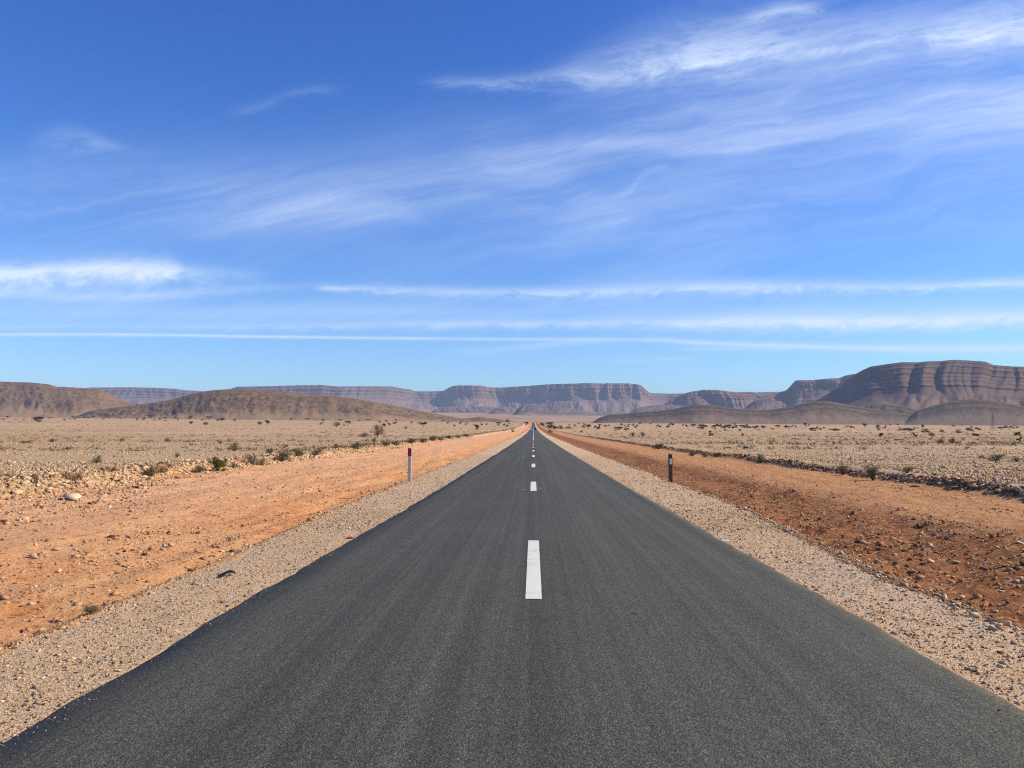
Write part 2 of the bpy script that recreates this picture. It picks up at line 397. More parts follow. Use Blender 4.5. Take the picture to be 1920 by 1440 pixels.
# ------------------------------------------------------------------ ground
def ground_material():
    m, g, p = new_mat('desert ground')
    P = g.new('ShaderNodeNewGeometry').outputs['Position']
    X, Y, Z = g.xyz(P)
    P2 = g.vec(X, Y, 0.0)
    w = g.add(g.mul(g.sub(g.noise(P2, 0.5, 3), 0.5), 0.9), g.mul(g.sub(g.noise(P2, 5.0, 4, 0.65), 0.5), 0.42))
    xw = g.add(X, w)
    xW = g.add(X, g.mul(g.sub(g.noise(P2, 0.16, 5, 0.6), 0.5), 5.0))
    eR = g.sm(Y, 8.0, 22.0, 4.26, 5.14); eL = g.sm(Y, 9.0, 22.0, -4.28, -4.74)
    m_sh = g.mul(g.sm(g.sub(xw, eL), -0.06, 0.08), g.sm(g.sub(xw, eR), 0.06, -0.08))
    m_or = g.mul(g.sm(xW, -18.2, -16.6), g.sm(X, 15.5, 15.1))
    near = g.sm(Y, 2150, 1850)
    m_sh = g.mul(m_sh, near); m_or = g.mul(m_or, near)
    # grains
    v1 = g.new('ShaderNodeTexVoronoi'); g.put(v1.inputs['Vector'], P2); v1.inputs['Scale'].default_value = 78
    cell = g.xyz(v1.outputs['Color'])[0]
    v2 = g.new('ShaderNodeTexVoronoi'); g.put(v2.inputs['Vector'], P2); v2.inputs['Scale'].default_value = 14
    cell2 = g.xyz(v2.outputs['Color'])[0]
    v3 = g.new('ShaderNodeTexVoronoi'); g.put(v3.inputs['Vector'], P2); v3.inputs['Scale'].default_value = 4.5
    cell3 = g.xyz(v3.outputs['Color'])[0]
    fine = g.noise(P2, 60, 3, 0.7)
    mid = g.noise(P2, 2.2, 6, 0.68)
    big = g.noise(P2, 0.22, 5, 0.6)
    strk = g.noise(g.vec(g.mul(X, 2.6), g.mul(Y, 0.16), 0.0), 1.0, 5, 0.62)
    # gravel shoulder
    gr = g.ramp(cell, [(0.0, (.24, .155, .09)), (0.14, (.50, .34, .185)), (0.5, (.66, .44, .265)), (0.75, (.75, .51, .32)), (1.0, (.87, .67, .47))])
    gr = g.cmix(g.mul(g.sm(strk, 0.52, 0.70), 0.6), gr, g.ramp(cell, [(0, (.16, .15, .135)), (.5, (.48, .42, .33)), (1, (.82, .75, .60))]))
    gr = g.cmix(g.mul(g.sm(mid, 0.52, 0.7), 0.6), gr, (.52, .33, .17))
    # graded orange earth; browner and redder on the right, with slope shade painted in there
    side = g.sm(X, -1.0, 1.0)
    oL = g.cmix(g.sm(mid, 0.32, 0.66), (.68, .265, .085), (.80, .405, .175))
    oL = g.cmix(g.mul(g.sm(big, 0.42, 0.62), 0.6), oL, (.80, .47, .235))
    oL = g.cmix(g.mul(g.sm(g.add(X, g.mul(big, 4.0)), -5.0, -10.0), 0.55), oL, (.80, .475, .285))
    oL = g.cmix(g.mul(g.sm(strk, 0.56, 0.72), 0.4), oL, (.60, .225, .075))
    oR = g.cmix(g.sm(mid, 0.34, 0.64), (.25, .09, .032), (.42, .19, .075))
    track = g.mul(g.sm(g.add(X, g.mul(big, 1.6)), 9.8, 11.2), g.sm(X, 15.6, 14.6))
    oR = g.cmix(g.mul(track, 0.75), oR, g.cmix(g.sm(strk, 0.35, 0.65), (.54, .255, .105), (.70, .375, .17)))
    orr = g.cmix(side, oL, oR)
    trackL = g.mul(g.sm(X, -13.2, -12.2), g.sm(X, -9.6, -10.6))
    orr = g.cmix(g.mul(g.mul(trackL, g.sm(strk, 0.3, 0.6)), 0.5), orr, (.72, .375, .185))
    orr = g.cmix(g.mul(g.sm(cell2, 0.86, 0.93), 0.55), orr, (.66, .46, .29))
    orr = g.cmix(g.mul(g.sm(cell2, 0.09, 0.04), 0.6), orr, (.20, .085, .045))
    # stony plain
    dist = g.m('SQRT', g.add(g.mul(X, X), g.mul(Y, Y)))
    pl = g.cmix(g.sm(big, 0.38, 0.62), (.62, .365, .185), (.62, .41, .24))
    stones = g.ramp(cell2, [(0, (.17, .11, .07)), (.25, (.36, .25, .155)), (.55, (.58, .41, .23)), (.8, (.68, .50, .30)), (1, (.82, .67, .45))])
    stones3 = g.ramp(cell3, [(0, (.15, .095, .06)), (.2, (.38, .27, .165)), (.6, (.60, .42, .24)), (1, (.80, .65, .44))])
    stony = g.sm(g.noise(P2, 0.045, 4, 0.6), 0.36, 0.52)
    pl = g.cmix(g.mul(stony, 0.7), pl, stones)
    pl = g.cmix(g.mul(g.mul(stony, g.sm(dist, 25, 60)), 0.5), pl, stones3)
    # low dry growth tints in strips across the plain, thicker away from the road
    bands = g.noise(g.vec(g.mul(X, 0.010), g.mul(Y, 0.035), 3.0), 1.0, 6, 0.65)
    tuft = g.noise(P2, 0.30, 5, 0.72)
    tf = g.mul(g.mul(g.sm(bands, 0.36, 0.58), g.sm(tuft, 0.42, 0.62)), g.sm(dist, 70, 170))
    pl = g.cmix(g.mul(tf, 0.8), pl, (.235, .15, .065))
    bare = g.mul(g.sm(g.noise(g.vec(g.mul(X, 0.003), g.mul(Y, 0.011), 8.0), 1.0, 4, 0.55), 0.5, 0.62), g.sm(dist, 120, 260))
    pl = g.cmix(g.mul(bare, 0.7), pl, (.60, .39, .25))
    farc = g.cmix(g.sm(g.noise(P2, 0.0016, 6, 0.6), 0.35, 0.65), (.36, .225, .14), (.48, .315, .205))
    pl = g.cmix(g.sm(dist, 900, 3000), pl, farc)
    col = g.cmix(m_or, pl, orr)
    col = g.cmix(m_sh, col, gr)
    col = g.cmix(g.mul(g.sub(fine, 0.5), 0.5), col, (.9, .75, .6), 'MULTIPLY')
    g.put(p.inputs['Base Color'], col)
    p.inputs['Roughness'].default_value = 0.92
    p.inputs['Specular IOR Level'].default_value = 0.1
    # relief: grains, clods and stones too small to be modelled one by one
    hg = g.mul(g.m('SUBTRACT', 0.55, v1.outputs['Distance'], clamp=True), 0.014)
    h2 = g.mul(g.m('SUBTRACT', 0.5, v2.outputs['Distance'], clamp=True), g.mul(g.sm(cell2, 0.55, 0.95), 0.10))
    h3 = g.mul(g.m('SUBTRACT', 0.42, v3.outputs['Distance'], clamp=True), g.mul(g.sm(cell3, 0.6, 0.95), 0.34))
    clod = g.add(g.mul(g.noise(P2, 9.0, 7, 0.74), 0.075), g.mul(g.noise(P2, 1.7, 4, 0.6), 0.16))
    hp = g.add(g.add(clod, h2), g.mul(h3, g.mul(stony, g.sub(1.0, m_or))))
    hs = g.add(hg, g.mul(clod, 0.35))
    ho = g.add(clod, g.mul(h2, 0.5))
    h = g.cmix(m_or, hp, ho)
    h = g.cmix(m_sh, h, hs)
    g.put(p.inputs['Normal'], g.bump(h, 1.0, 1.0))
    return m

def build_ground():
    ys = [-14.0]
    while ys[-1] < 19500: ys.append(ys[-1] + max(0.13, 0.0125 * abs(ys[-1])))
    ys = np.array(ys + [20000.0])
    xp = list(np.arange(0, 7, 0.12)) + list(np.arange(7, 27, 0.26))
    while xp[-1] < 15500: xp.append(xp[-1] * 1.042)
    xp.append(16000.0)
    xp = np.array(xp); xs = np.concatenate([-xp[:0:-1], xp])
    XX, YY = np.meshgrid(xs, ys)
    ZZ = ground_z(XX, YY)
    ZZ = np.where((XX > XL + 0.12) & (XX < XR - 0.12) & (YY < 2380), ZZ - 0.10, ZZ)
    v = np.stack([XX, YY, ZZ], -1).reshape(-1, 3)
    me = raw_mesh('ground', v, quads=grid_quads(len(ys), len(xs)), smooth=True)
    link('ground', me, ground_material(), kind='structure', label='stony desert plain with graded orange earth along the road')
build_ground()

# ------------------------------------------------------------------ road
def road_material():
    m, g, p = new_mat('asphalt')
    P = g.new('ShaderNodeNewGeometry').outputs['Position']
    X, Y, Z = g.xyz(P); P2 = g.vec(X, Y, 0.0)
    v = g.new('ShaderNodeTexVoronoi'); g.put(v.inputs['Vector'], P2); v.inputs['Scale'].default_value = 115
    cell = g.xyz(v.outputs['Color'])[0]
    v2 = g.new('ShaderNodeTexVoronoi'); g.put(v2.inputs['Vector'], P2); v2.inputs['Scale'].default_value = 52
    cell2 = g.xyz(v2.outputs['Color'])[1]
    base = g.ramp(cell, [(0.0, (.027, .0265, .020)), (0.45, (.057, .0555, .042)), (0.8, (.090, .088, .068)), (0.93, (.122, .118, .094)), (1.0, (.20, .193, .158))])
    base = g.cmix(g.mul(g.sm(cell2, 0.6, 1.0), 0.5), base, (.112, .109, .084))
    big = g.noise(P2, 0.5, 5, 0.6)
    st = g.noise(g.vec(g.mul(X, 3.2), g.mul(Y, 0.03), 0.0), 1.0, 5, 0.6)
    st2 = g.noise(g.vec(g.mul(X, 14.0), g.mul(Y, 0.05), 5.0), 1.0, 3, 0.55)
    k = g.add(g.mul(g.sub(st, 0.5), 1.15), g.mul(g.sub(big, 0.5), 0.35))
    k = g.add(k, g.mul(g.sub(st2, 0.5), 0.9))
    # polished wheel paths a little paler, the outer edges darker
    ax = g.m('ABSOLUTE', g.sub(X, 0.06))
    wp = g.add(g.m('EXPONENT', g.mul(g.m('POWER', g.div(g.sub(ax, 0.85), 0.34), 2.0), -1.0)), g.m('EXPONENT', g.mul(g.m('POWER', g.div(g.sub(ax, 2.2), 0.36), 2.0), -1.0)))
    k = g.add(k, g.mul(wp, 0.10))
    k = g.sub(k, g.mul(g.sm(ax, 2.5, 2.95), 0.26))
    k = g.add(k, g.mul(g.sm(X, -1.0, 1.6), 0.14))  # sunlight on the right lane put into its colour
    col = g.cmix(1.0, base, g.vec(g.add(k, 1.0), g.add(k, 1.0), g.add(k, 1.0)), 'MULTIPLY')
    # dust blown on to the edges
    dust = g.mul(g.sm(g.add(ax, g.mul(g.sub(g.noise(P2, 1.6, 5, 0.7), 0.5), 0.35)), 2.86, 3.08), 0.5)
    col = g.cmix(dust, col, (.33, .24, .15))
    spot = g.vor(P2, 0.8)
    g.put(p.inputs['Base Color'], g.cmix(g.mul(g.sm(spot, 0.055, 0.03), 0.75), col, (.012, .012, .012)))
    p.inputs['Roughness'].default_value = 0.82
    p.inputs['Specular IOR Level'].default_value = 0.32
    h = g.add(g.mul(g.m('SUBTRACT', 0.6, v.outputs['Distance'], clamp=True), 0.010), g.mul(g.m('SUBTRACT', 0.6, v2.outputs['Distance'], clamp=True), 0.010))
    g.put(p.inputs['Normal'], g.bump(h, 0.8, 1.0))
    return m
def road_z(x, y): return base_z(y) - 0.012 * np.abs(np.asarray(x, float))
def build_road():
    ys = [-12.0]
    while ys[-1] < 2380: ys.append(ys[-1] + max(0.16, 0.010 * abs(ys[-1])))
    ys = np.array(ys)
    rows = []
    eL = XL + 0.05 * fbm(ys / 0.7, ys * 0 + 5.5, 4, .75) + 0.08 * fbm(ys / 2.3, ys * 0 + 1.1, 4, 0.7) + 0.05 * perlin(ys / 14, ys * 0 + 4)
    eR = XR + 0.05 * fbm(ys / 0.7, ys * 0 + 2.5, 4, .75) + 0.08 * fbm(ys / 2.3, ys * 0 + 7.7, 4, 0.7) + 0.05 * perlin(ys / 14, ys * 0 + 9)
    ts = np.linspace(0, 1, 25)
    cols = [np.stack([eL - 0.03, ys, road_z(eL, ys) - 0.09], -1)]
    for t in ts:
        x = eL * (1 - t) + eR * t
        z = road_z(x, ys) - (0.012 if t in (0.0, 1.0) else 0.0)
        cols.append(np.stack([x, ys, z], -1))
    cols.append(np.stack([eR + 0.03, ys, road_z(eR, ys) - 0.09], -1))
    v = np.stack(cols, 1)
    me = raw_mesh('road', v.reshape(-1, 3), quads=grid_quads(len(ys), v.shape[1]), smooth=True)
    road = link('road', me, road_material(), kind='structure', label='straight dark asphalt road running to the horizon')
    # painted centre marks, sheets lying 4 mm above the asphalt
    pm, g, p = new_mat('road paint')
    P = g.new('ShaderNodeNewGeometry').outputs['Position']
    n = g.noise(P, 38, 5, 0.7); n2 = g.noise(P, 3.5, 5, 0.65)
    wear = g.sm(g.add(n, g.mul(g.sub(n2, 0.5), 0.7)), 0.54, 0.72)
    g.put(p.inputs['Base Color'], g.cmix(g.mul(wear, 0.75), g.cmix(n2, (.70, .68, .60), (.80, .78, .69)), (.22, .21, .20)))
    p.inputs['Roughness'].default_value = 0.6
    g.put(p.inputs['Normal'], g.bump(g.vor(P, 60), 0.25, 0.004))
    def strip(name, x0, x1, y0, y1, label, dz=0.004, rag=0.006):
        n = max(8, int((y1 - y0) / 0.05)) if y1 - y0 < 8 else max(8, int((y1 - y0) / 3))
        yy = np.linspace(y0, y1, n)
        a = x0 + rag * fbm(yy * 9 + y0, yy * 0 + 3, 3, .7); b = x1 + rag * fbm(yy * 9 + y0, yy * 0 + 8, 3, .7)
        rows = [np.stack([a * (1 - t) + b * t, yy, road_z(a * (1 - t) + b * t, yy) + dz], -1) for t in (0, .33, .66, 1)]
        me = raw_mesh(name, np.stack(rows, 1).reshape(-1, 3), quads=grid_quads(n, 4), smooth=True)
        return link(name, me, pm, road, label=label)
    names = ['nearest', 'second', 'third', 'fourth', 'fifth', 'sixth', 'seventh', 'eighth', 'ninth']
    for k in range(9):
        y0 = 7.85 + 14.93 * k
        wd = (.083 if k == 0 else .092)
        strip('centre_dash', -wd, wd, y0, y0 + 4.3 - 0.12 * k, names[k] + ' white painted dash on the centre of the road')
    strip('centre_line', -.075, .075, 142, 1000, 'unbroken white centre line beyond the dashes')
    # smears where paint was dragged across at the second dash
    strip('paint_smear', .11, .27, 23.60, 23.635, 'thin white smear of paint right of the second dash', rag=.05)
    strip('paint_smear', .11, .24, 24.10, 24.135, 'fainter white smear of paint right of the second dash', rag=.06)
    strip('paint_smear', -.36, -.24, 23.3, 23.335, 'short white smear of paint left of the second dash', rag=.06)
    return road
build_road()

# ------------------------------------------------------------------ mountains
def rock_material(name, rock_tone, dark, fan, strata=(), amp=1.0, spots=0.0, sc=1.0, fan_top=0.32):
    m, g, p = new_mat(name)
    P = g.new('ShaderNodeNewGeometry').outputs['Position']
    at = g.new('ShaderNodeAttribute', attribute_name='strata').outputs['Fac']
    n = g.noise(P, 0.012 * sc, 7, 0.66); n2 = g.noise(P, 0.05 * sc, 5, 0.7)
    b = g.add(at, g.mul(g.sub(n, 0.5), 0.05))
    col = g.cmix(g.sm(n, 0.34, 0.66), tuple(c * 0.85 for c in rock_tone), tuple(c * 1.1 for c in rock_tone))  # the rock's own colour, varied by noise
    X, Y, Z = g.xyz(P)
    bands = g.noise(g.vec(g.mul(X, 0.0009 * sc), g.mul(Y, 0.0009 * sc), g.mul(Z, 0.055 * sc)), 1.0, 4, 0.7)
    col = g.cmix(g.mul(g.sm(bands, 0.5, 0.64), 0.6 * amp), col, dark)
    col = g.cmix(g.mul(g.sm(bands, 0.46, 0.36), 0.35 * amp), col, tuple(min(1, c * 1.3) for c in rock_tone))
    for (c0, w, k) in strata:  # dark rock layers, with ledge and cliff shadow lines painted in
        f = g.m('EXPONENT', g.mul(g.m('POWER', g.div(g.sub(b, c0), w), 2.0), -1.0))
        col = g.cmix(g.mul(f, k), col, dark)
    if spots:
        sp = g.mul(g.sm(g.noise(g.scale(P, (1, 1, 2.6)), 0.03 * sc, 7, 0.74), 0.52, 0.62), g.sm(at, 0.06, 0.3))
        col = g.cmix(g.mul(sp, spots), col, dark)
    col = g.cmix(g.mul(g.sm(b, fan_top, fan_top - 0.3), 0.85), col, fan)
    g.put(p.inputs['Base Color'], col)
    p.inputs['Roughness'].default_value = 0.95
    p.inputs['Specular IOR Level'].default_value = 0.05
    g.put(p.inputs['Normal'], g.bump(g.add(g.mul(n2, 5.0), g.mul(n, 12.0)), 0.55, 1.0 / sc))
    return m

def stair_profile(cliffs, mid=0.34, foot=7.0, top=1.1, n=110):
    """height fraction b and horizontal fraction a of a stepped scarp with a talus foot"""
    b = np.linspace(0, 1, n)
    cot = np.where(b < mid, foot + (top * 1.35 - foot) * (b / mid) ** 0.55, top)
    for (b0, b1) in cliffs:
        cot = np.where((b >= b0) & (b <= b1), 0.22, cot)
        cot = np.where((b > b1) & (b < b1 + 0.030), 2.6, cot)
    a = np.concatenate([[0], np.cumsum((cot[1:] + cot[:-1]) / 2 * np.diff(b))])
    return a / a[-1], b

def mountain(name, sky, dist, depth, prof, mat, gul=(0, 100), gul2=(0, 40), rough=0.0, step=1.2, plateau=(60, 400, 1200, 2200), back=1400,
             hill=False, wexp=(0.05, 0.5), label=None, foot_sink=10, seed=0.0, lump=0.0, lumpL=100.0, gmul=None, captop=0.3, fans=0.05):
    px = np.arange(sky[0][0], sky[-1][0] + step, step)
    sy = np.interp(px, [s[0] for s in sky], [s[1] for s in sky])
    k = np.ones(5) / 5
    sy = np.convolve(np.pad(sy, 2, mode='edge'), k, 'valid')
    Df = np.interp(px, [d[0] for d in dist], [d[1] for d in dist])
    kk = np.hanning(31); kk /= kk.sum()
    Df = np.convolve(np.pad(Df, 15, mode='edge'), kk, 'valid')
    dx, dz = ray(px, sy)
    Yc = Df + depth
    Zc = EYE + dz * Yc
    zf = ground_z(dx * Df, Df, False) - foot_sink
    hgt = np.maximum(Zc - zf, 2.0)
    a, b = prof
    s = dx * Yc
    A = a[:, None]; B = b[:, None]
    rel = np.clip(hgt / np.max(hgt), 0, 1)[None, :]
    gm = 1.0 if gmul is None else np.interp(px, [q[0] for q in gmul], [q[1] for q in gmul])[None, :]
    w = gm * sstep(B, *wexp) * (1 - captop * sstep(B, 0.80, 1.0))
    jit = 0.75 * perlin(s[None, :] / (gul[1] * 2.6) + seed, B * 1.2 + seed)
    n1 = np.abs(perlin(s[None, :] / gul[1] + seed + jit, B * 0.55 + seed * 1.7))
    n2 = np.abs(perlin(s[None, :] / gul2[1] + seed * 2 + jit * 2, B * 1.1 + 5))
    off = -(gul[0] * (2 * n1 - 0.5) + gul2[0] * (2 * n2 - 0.5)) * w * rel
    Y = Df[None, :] + A * depth + off
    if rough:
        Y = Y + rough * fbm(s[None, :] / 60 + seed, B * hgt[None, :] / 40, 4, 0.6) * sstep(B, 0.03, 0.3)
    Z = zf[None, :] + B * hgt[None, :]
    # debris fans between the spurs
    fanw = sstep(B, 0.0, 0.1) * (1 - sstep(B, 0.25, 0.5))
    Z = Z + fanw * hgt[None, :] * fans * (perlin(s[None, :] / (gul[1] * 1.1) + seed, B * 2) + 0.5 * np.abs(perlin(s[None, :] / (gul[1] * .4) + seed, B * 3)))
    if lump:
        lw = 4 * B * (1 - B)
        Z = Z + lw * lump * (fbm(s[None, :] / lumpL + seed, Y / lumpL, 5, 0.55) + 0.5 * np.abs(perlin(s[None, :] / (lumpL * .6), Y / (lumpL * 1.6) + seed)))
    rowsX = [dx[None, :] * Y]; rowsY = [Y]; rowsZ = [Z]; rowsB = [np.repeat(B, len(px), 1)]
    if hill:
        for bb in b[::-1][1:]:
            aa = np.interp(bb, b, a)
            y = Df + depth + (1 - aa) * back
            z = zf + bb * hgt
            rowsX.append((dx * y)[None]); rowsY.append(y[None]); rowsZ.append(z[None]); rowsB.append(np.full((1, len(px)), bb))
    else:
        for d in plateau:
            y = Y[-1] + d
            z = Zc - 0.004 * d + 4 * perlin(s / 300, y / 300) * min(1, d / 300.0)
            rowsX.append((dx * y)[None]); rowsY.append(y[None]); rowsZ.append(z[None]); rowsB.append(np.ones((1, len(px))))
        y = Y[-1] + plateau[-1] + back
        rowsX.append((dx * y)[None]); rowsY.append(y[None]); rowsZ.append((zf - 20)[None]); rowsB.append(np.zeros((1, len(px))))
    XX = np.concatenate(rowsX); YY = np.concatenate(rowsY); ZZ = np.concatenate(rowsZ); BB = np.concatenate(rowsB)
    me = raw_mesh(name, np.stack([XX, YY, ZZ], -1).reshape(-1, 3), quads=grid_quads(*XX.shape), smooth=True)
    attr(me, 'strata', BB.ravel())
    return link(name, me, mat, kind='structure', label=label or name)

M_far = rock_material('far banded rock', (.215, .14, .118), (.062, .043, .047), (.27, .185, .155), [(.54, .008, .6), (.685, .02, .6), (.81, .035, .65), (.93, .016, .6)], 0.7, sc=0.6, fan_top=0.6)
M_mid = rock_material('banded scarp rock', (.155, .104, .086), (.036, .025, .027), (.215, .146, .115), [(.555, .012, .85), (.645, .007, .6), (.705, .007, .6), (.775, .011, .85), (.875, .010, .8), (.95, .008, .7)], 0.6, sc=1.0, fan_top=0.5)
M_brown = rock_material('brown hill rock', (.235, .155, .10), (.045, .03, .025), (.36, .24, .15), [], 0.3, 0.95, sc=2.2, fan_top=0.42)
M_dark = rock_material('dark hill rock', (.15, .11, .082), (.035, .028, .027), (.22, .16, .118), [(.40, .03, .3), (.66, .03, .4), (.86, .05, .5)], 0.35, 0.85, sc=1.8, fan_top=0.62)  # dark lines across it are ledge shading put into the colour
M_mound = rock_material('low mound rock', (.20, .15, .13), (.09, .07, .07), (.36, .265, .215), [], 0.4, 0.2, sc=0.8)

# the long wall of tablelands across the valley
farprof = stair_profile([(.53, .545), (.66, .71), (.76, .86), (.91, .95)], 0.60, 6.5, 1.0)
mountain('mesa', [(-700, 733), (-300, 731), (0, 732), (150, 728.5), (170, 726.5), (240, 726), (290, 727), (330, 729), (346, 731.5), (385, 733.5), (425, 731), (445, 725),
                  (500, 724), (560, 722.2), (600, 721.5), (636, 724.5), (690, 724), (735, 724.5), (752, 728), (770, 730), (776, 733.2), (800, 733.6), (830, 733.2), (838, 729), (848, 723.8),
                  (860, 722.3), (905, 723), (915, 726), (940, 726.6), (960, 725.4), (1000, 722.6), (1040, 719.8), (1075, 719.2), (1095, 718.3), (1130, 718.8), (1175, 718.6), (1192, 720),
                  (1203, 722.5), (1207, 727), (1214, 733), (1219, 736.6), (1250, 738), (1320, 737.5), (1410, 735.5), (1480, 734), (1700, 735), (2300, 735), (2700, 738)],
         [(-700, 12600), (400, 12400), (450, 11900), (640, 11700), (690, 12100), (740, 12500), (775, 13000), (825, 13250), (850, 12600), (893, 12350), (935, 12900), (970, 12550), (1030, 11950),
          (1085, 11500), (1206, 11300), (1240, 12600), (1500, 13200), (2700, 13400)],
         1500, farprof, M_far, gul=(150, 170), gul2=(60, 75), rough=16, wexp=(0.30, 0.74), captop=0.5, fans=0.09, step=0.9, gmul=[(-700, .3), (820, .3), (860, .6), (1030, .6), (1060, 1), (1206, 1), (1230, .3), (2700, .3)], label='far row of flat-topped banded mesas across the valley', seed=3.1, foot_sink=25, plateau=(80, 500, 1500, 2600), back=1600)
# ridges between the far wall and the near mesa
mountain('ridge', [(1170, 790), (1195, 765), (1225, 760), (1246, 757), (1262, 747), (1285, 737.5), (1300, 733.5), (1318, 730.8), (1345, 731.5), (1368, 734.5), (1385, 735.5), (1395, 734.6), (1410, 734.4), (1418, 737.5),
                   (1432, 746), (1450, 757), (1480, 770), (1510, 800)],
         [(1170, 8200), (1260, 8900), (1320, 8600), (1410, 8500), (1510, 9000)], 900, stair_profile([(.45, .48), (.68, .72), (.9, .94)], .5, 4.5, 1.7), M_far,
         gul=(150, 320), gul2=(40, 80), rough=14, step=0.9, label='hazy grey ridge right of the far mesas', seed=8.3, foot_sink=20, plateau=(60, 300, 700), back=900)
mountain('mesa', [(1370, 800), (1393, 766), (1410, 754), (1428, 745), (1447, 738.5), (1462, 735.5), (1474, 732), (1480, 726), (1486, 719), (1491, 713.6), (1500, 712.4), (1540, 711.2), (1572, 708.5), (1580, 705.5),
                  (1590, 703.2), (1620, 700), (1800, 698), (2100, 700)],
         [(1370, 7300), (1480, 7600), (1500, 7400), (2100, 7000)], 1100, stair_profile([(.42, .45), (.6, .63), (.8, .95)], .5, 4.5, 1.5), M_far,
         gul=(200, 420), gul2=(40, 80), rough=14, step=0.9, label='hazy flat-topped mesa partly behind the big banded one', seed=5.9, foot_sink=20, back=1200)
# the big banded mesa at the right
mountain('mesa', [(1440, 800), (1500, 767), (1533, 749), (1548, 741), (1560, 734), (1575, 724), (1590, 711.5), (1603, 702), (1616, 694.5), (1632, 687.2), (1660, 683.2), (1692, 679.4), (1720, 679), (1750, 677.4),
                  (1775, 675.8), (1792, 674.4), (1815, 675.4), (1848, 678), (1858, 682), (1864, 684.2), (1890, 686), (1905, 687.2), (1930, 688), (2000, 690), (2100, 692), (2350, 700), (2700, 720)],
         [(1440, 4750), (1540, 4500), (1590, 4080), (1640, 3780), (1700, 3600), (1800, 3500), (1920, 3650), (2700, 3800)], 1250,
         stair_profile([(.545, .57), (.64, .65), (.70, .71), (.765, .785), (.865, .885), (.945, .955)], .54, 4.2, 1.15), M_mid,
         gul=(92, 150), gul2=(20, 58), rough=6, captop=0.75, fans=0.10, step=1.1, label='big banded brown mesa with gullied face at the right', seed=1.45, foot_sink=12, wexp=(0.22, 0.74))
# low dark hills before it
dome = (np.linspace(0, 1, 60) , np.sin(np.linspace(0, 1, 60) * np.pi / 2) ** 1.35)
dome2 = (np.linspace(0, 1, 60), sstep(np.linspace(0, 1, 60), -0.12, 1.0) * 1.0)
mountain('hill', [(1085, 800), (1112, 791), (1118, 787), (1126, 782.5), (1141, 777.5), (1170, 776), (1200, 773), (1230, 770.5), (1265, 766.5), (1285, 762), (1300, 759.8), (1325, 758.6), (1345, 761), (1365, 764.5),
                  (1400, 768), (1425, 769), (1450, 767), (1480, 762.5), (1505, 756.5), (1522, 752.8), (1545, 751.6), (1565, 754), (1580, 757), (1600, 760), (1650, 769), (1700, 776), (1750, 790), (1780, 800)],
         [(1085, 2900), (1300, 2700), (1530, 2900), (1780, 3100)], 420, dome2, M_dark, gul=(14, 260), gul2=(4, 50), rough=6, hill=True, back=600,
         label='low dark hill with two humps left of the big mesa', seed=2.2, lump=7, lumpL=110, foot_sink=6)
mountain('hill', [(1560, 790), (1600, 763), (1630, 757.6), (1660, 756.8), (1690, 759.5), (1705, 763), (1740, 775), (1770, 795)],
         [(1560, 3300), (1770, 3300)], 300, dome2, M_dark, gul=(20, 90), gul2=(8, 40), rough=5, hill=True, back=400, label='low grey hummock before the big mesa', seed=4.2, lump=5, lumpL=90, foot_sink=6)
mountain('hill', [(1680, 800), (1720, 770), (1745, 762), (1770, 755), (1800, 750.2), (1822, 748.4), (1845, 748.8), (1870, 751.5), (1900, 757.5), (1940, 765), (2020, 780), (2080, 800)],
         [(1680, 3000), (2080, 3000)], 330, dome2, M_dark, gul=(6, 200), gul2=(3, 40), rough=4, hill=True, back=420, label='rounded dark hill before the big mesa at the right', seed=6.6, lump=4, lumpL=120, foot_sink=6)
# brown hills at the left
mountain('hill', [(-500, 730), (-300, 716), (-100, 713.5), (0, 715.6), (35, 716.6), (62, 718), (90, 721), (100, 723.5), (107, 726), (118, 725.6), (130, 726.6), (160, 728), (188, 730.2), (198, 734), (207, 739),
                  (222, 747.5), (240, 754.5), (252, 757.5), (300, 768), (350, 790)],
         [(-500, 3100), (150, 2900), (350, 3200)], 600, dome2, M_brown, gul=(30, 260), gul2=(8, 60), rough=12, hill=True, back=700, label='brown rocky flat-topped hill at the far left', seed=7.7, lump=14, lumpL=150, foot_sink=6)
mountain('hill', [(120, 790), (170, 770), (215, 764), (260, 758.5), (290, 754.5), (310, 751.2), (330, 747.5), (348, 742), (362, 738), (380, 734.6), (400, 731.5), (430, 729.8), (460, 730), (500, 732), (540, 735), (580, 738.4),
                  (620, 742), (660, 747), (700, 753.5), (740, 761), (780, 768.6), (820, 776.4), (850, 782), (880, 787), (910, 793), (950, 802)],
         [(120, 2500), (400, 2150), (700, 2050), (950, 2300)], 480, dome2, M_brown, gul=(9, 200), gul2=(5, 42), rough=9, hill=True, back=650, label='long rounded brown hill left of the road', seed=9.4, lump=9, lumpL=90, foot_sink=5)
mountain('hill', [(820, 800), (860, 786), (900, 781.5), (930, 785), (950, 788.5), (975, 792), (1000, 800)],
         [(820, 3300), (1000, 3300)], 200, dome2, M_brown, gul=(10, 90), gul2=(5, 40), rough=4, hill=True, back=300, label='small low brown hill behind the long one', seed=3.4, lump=3, lumpL=80, foot_sink=5)
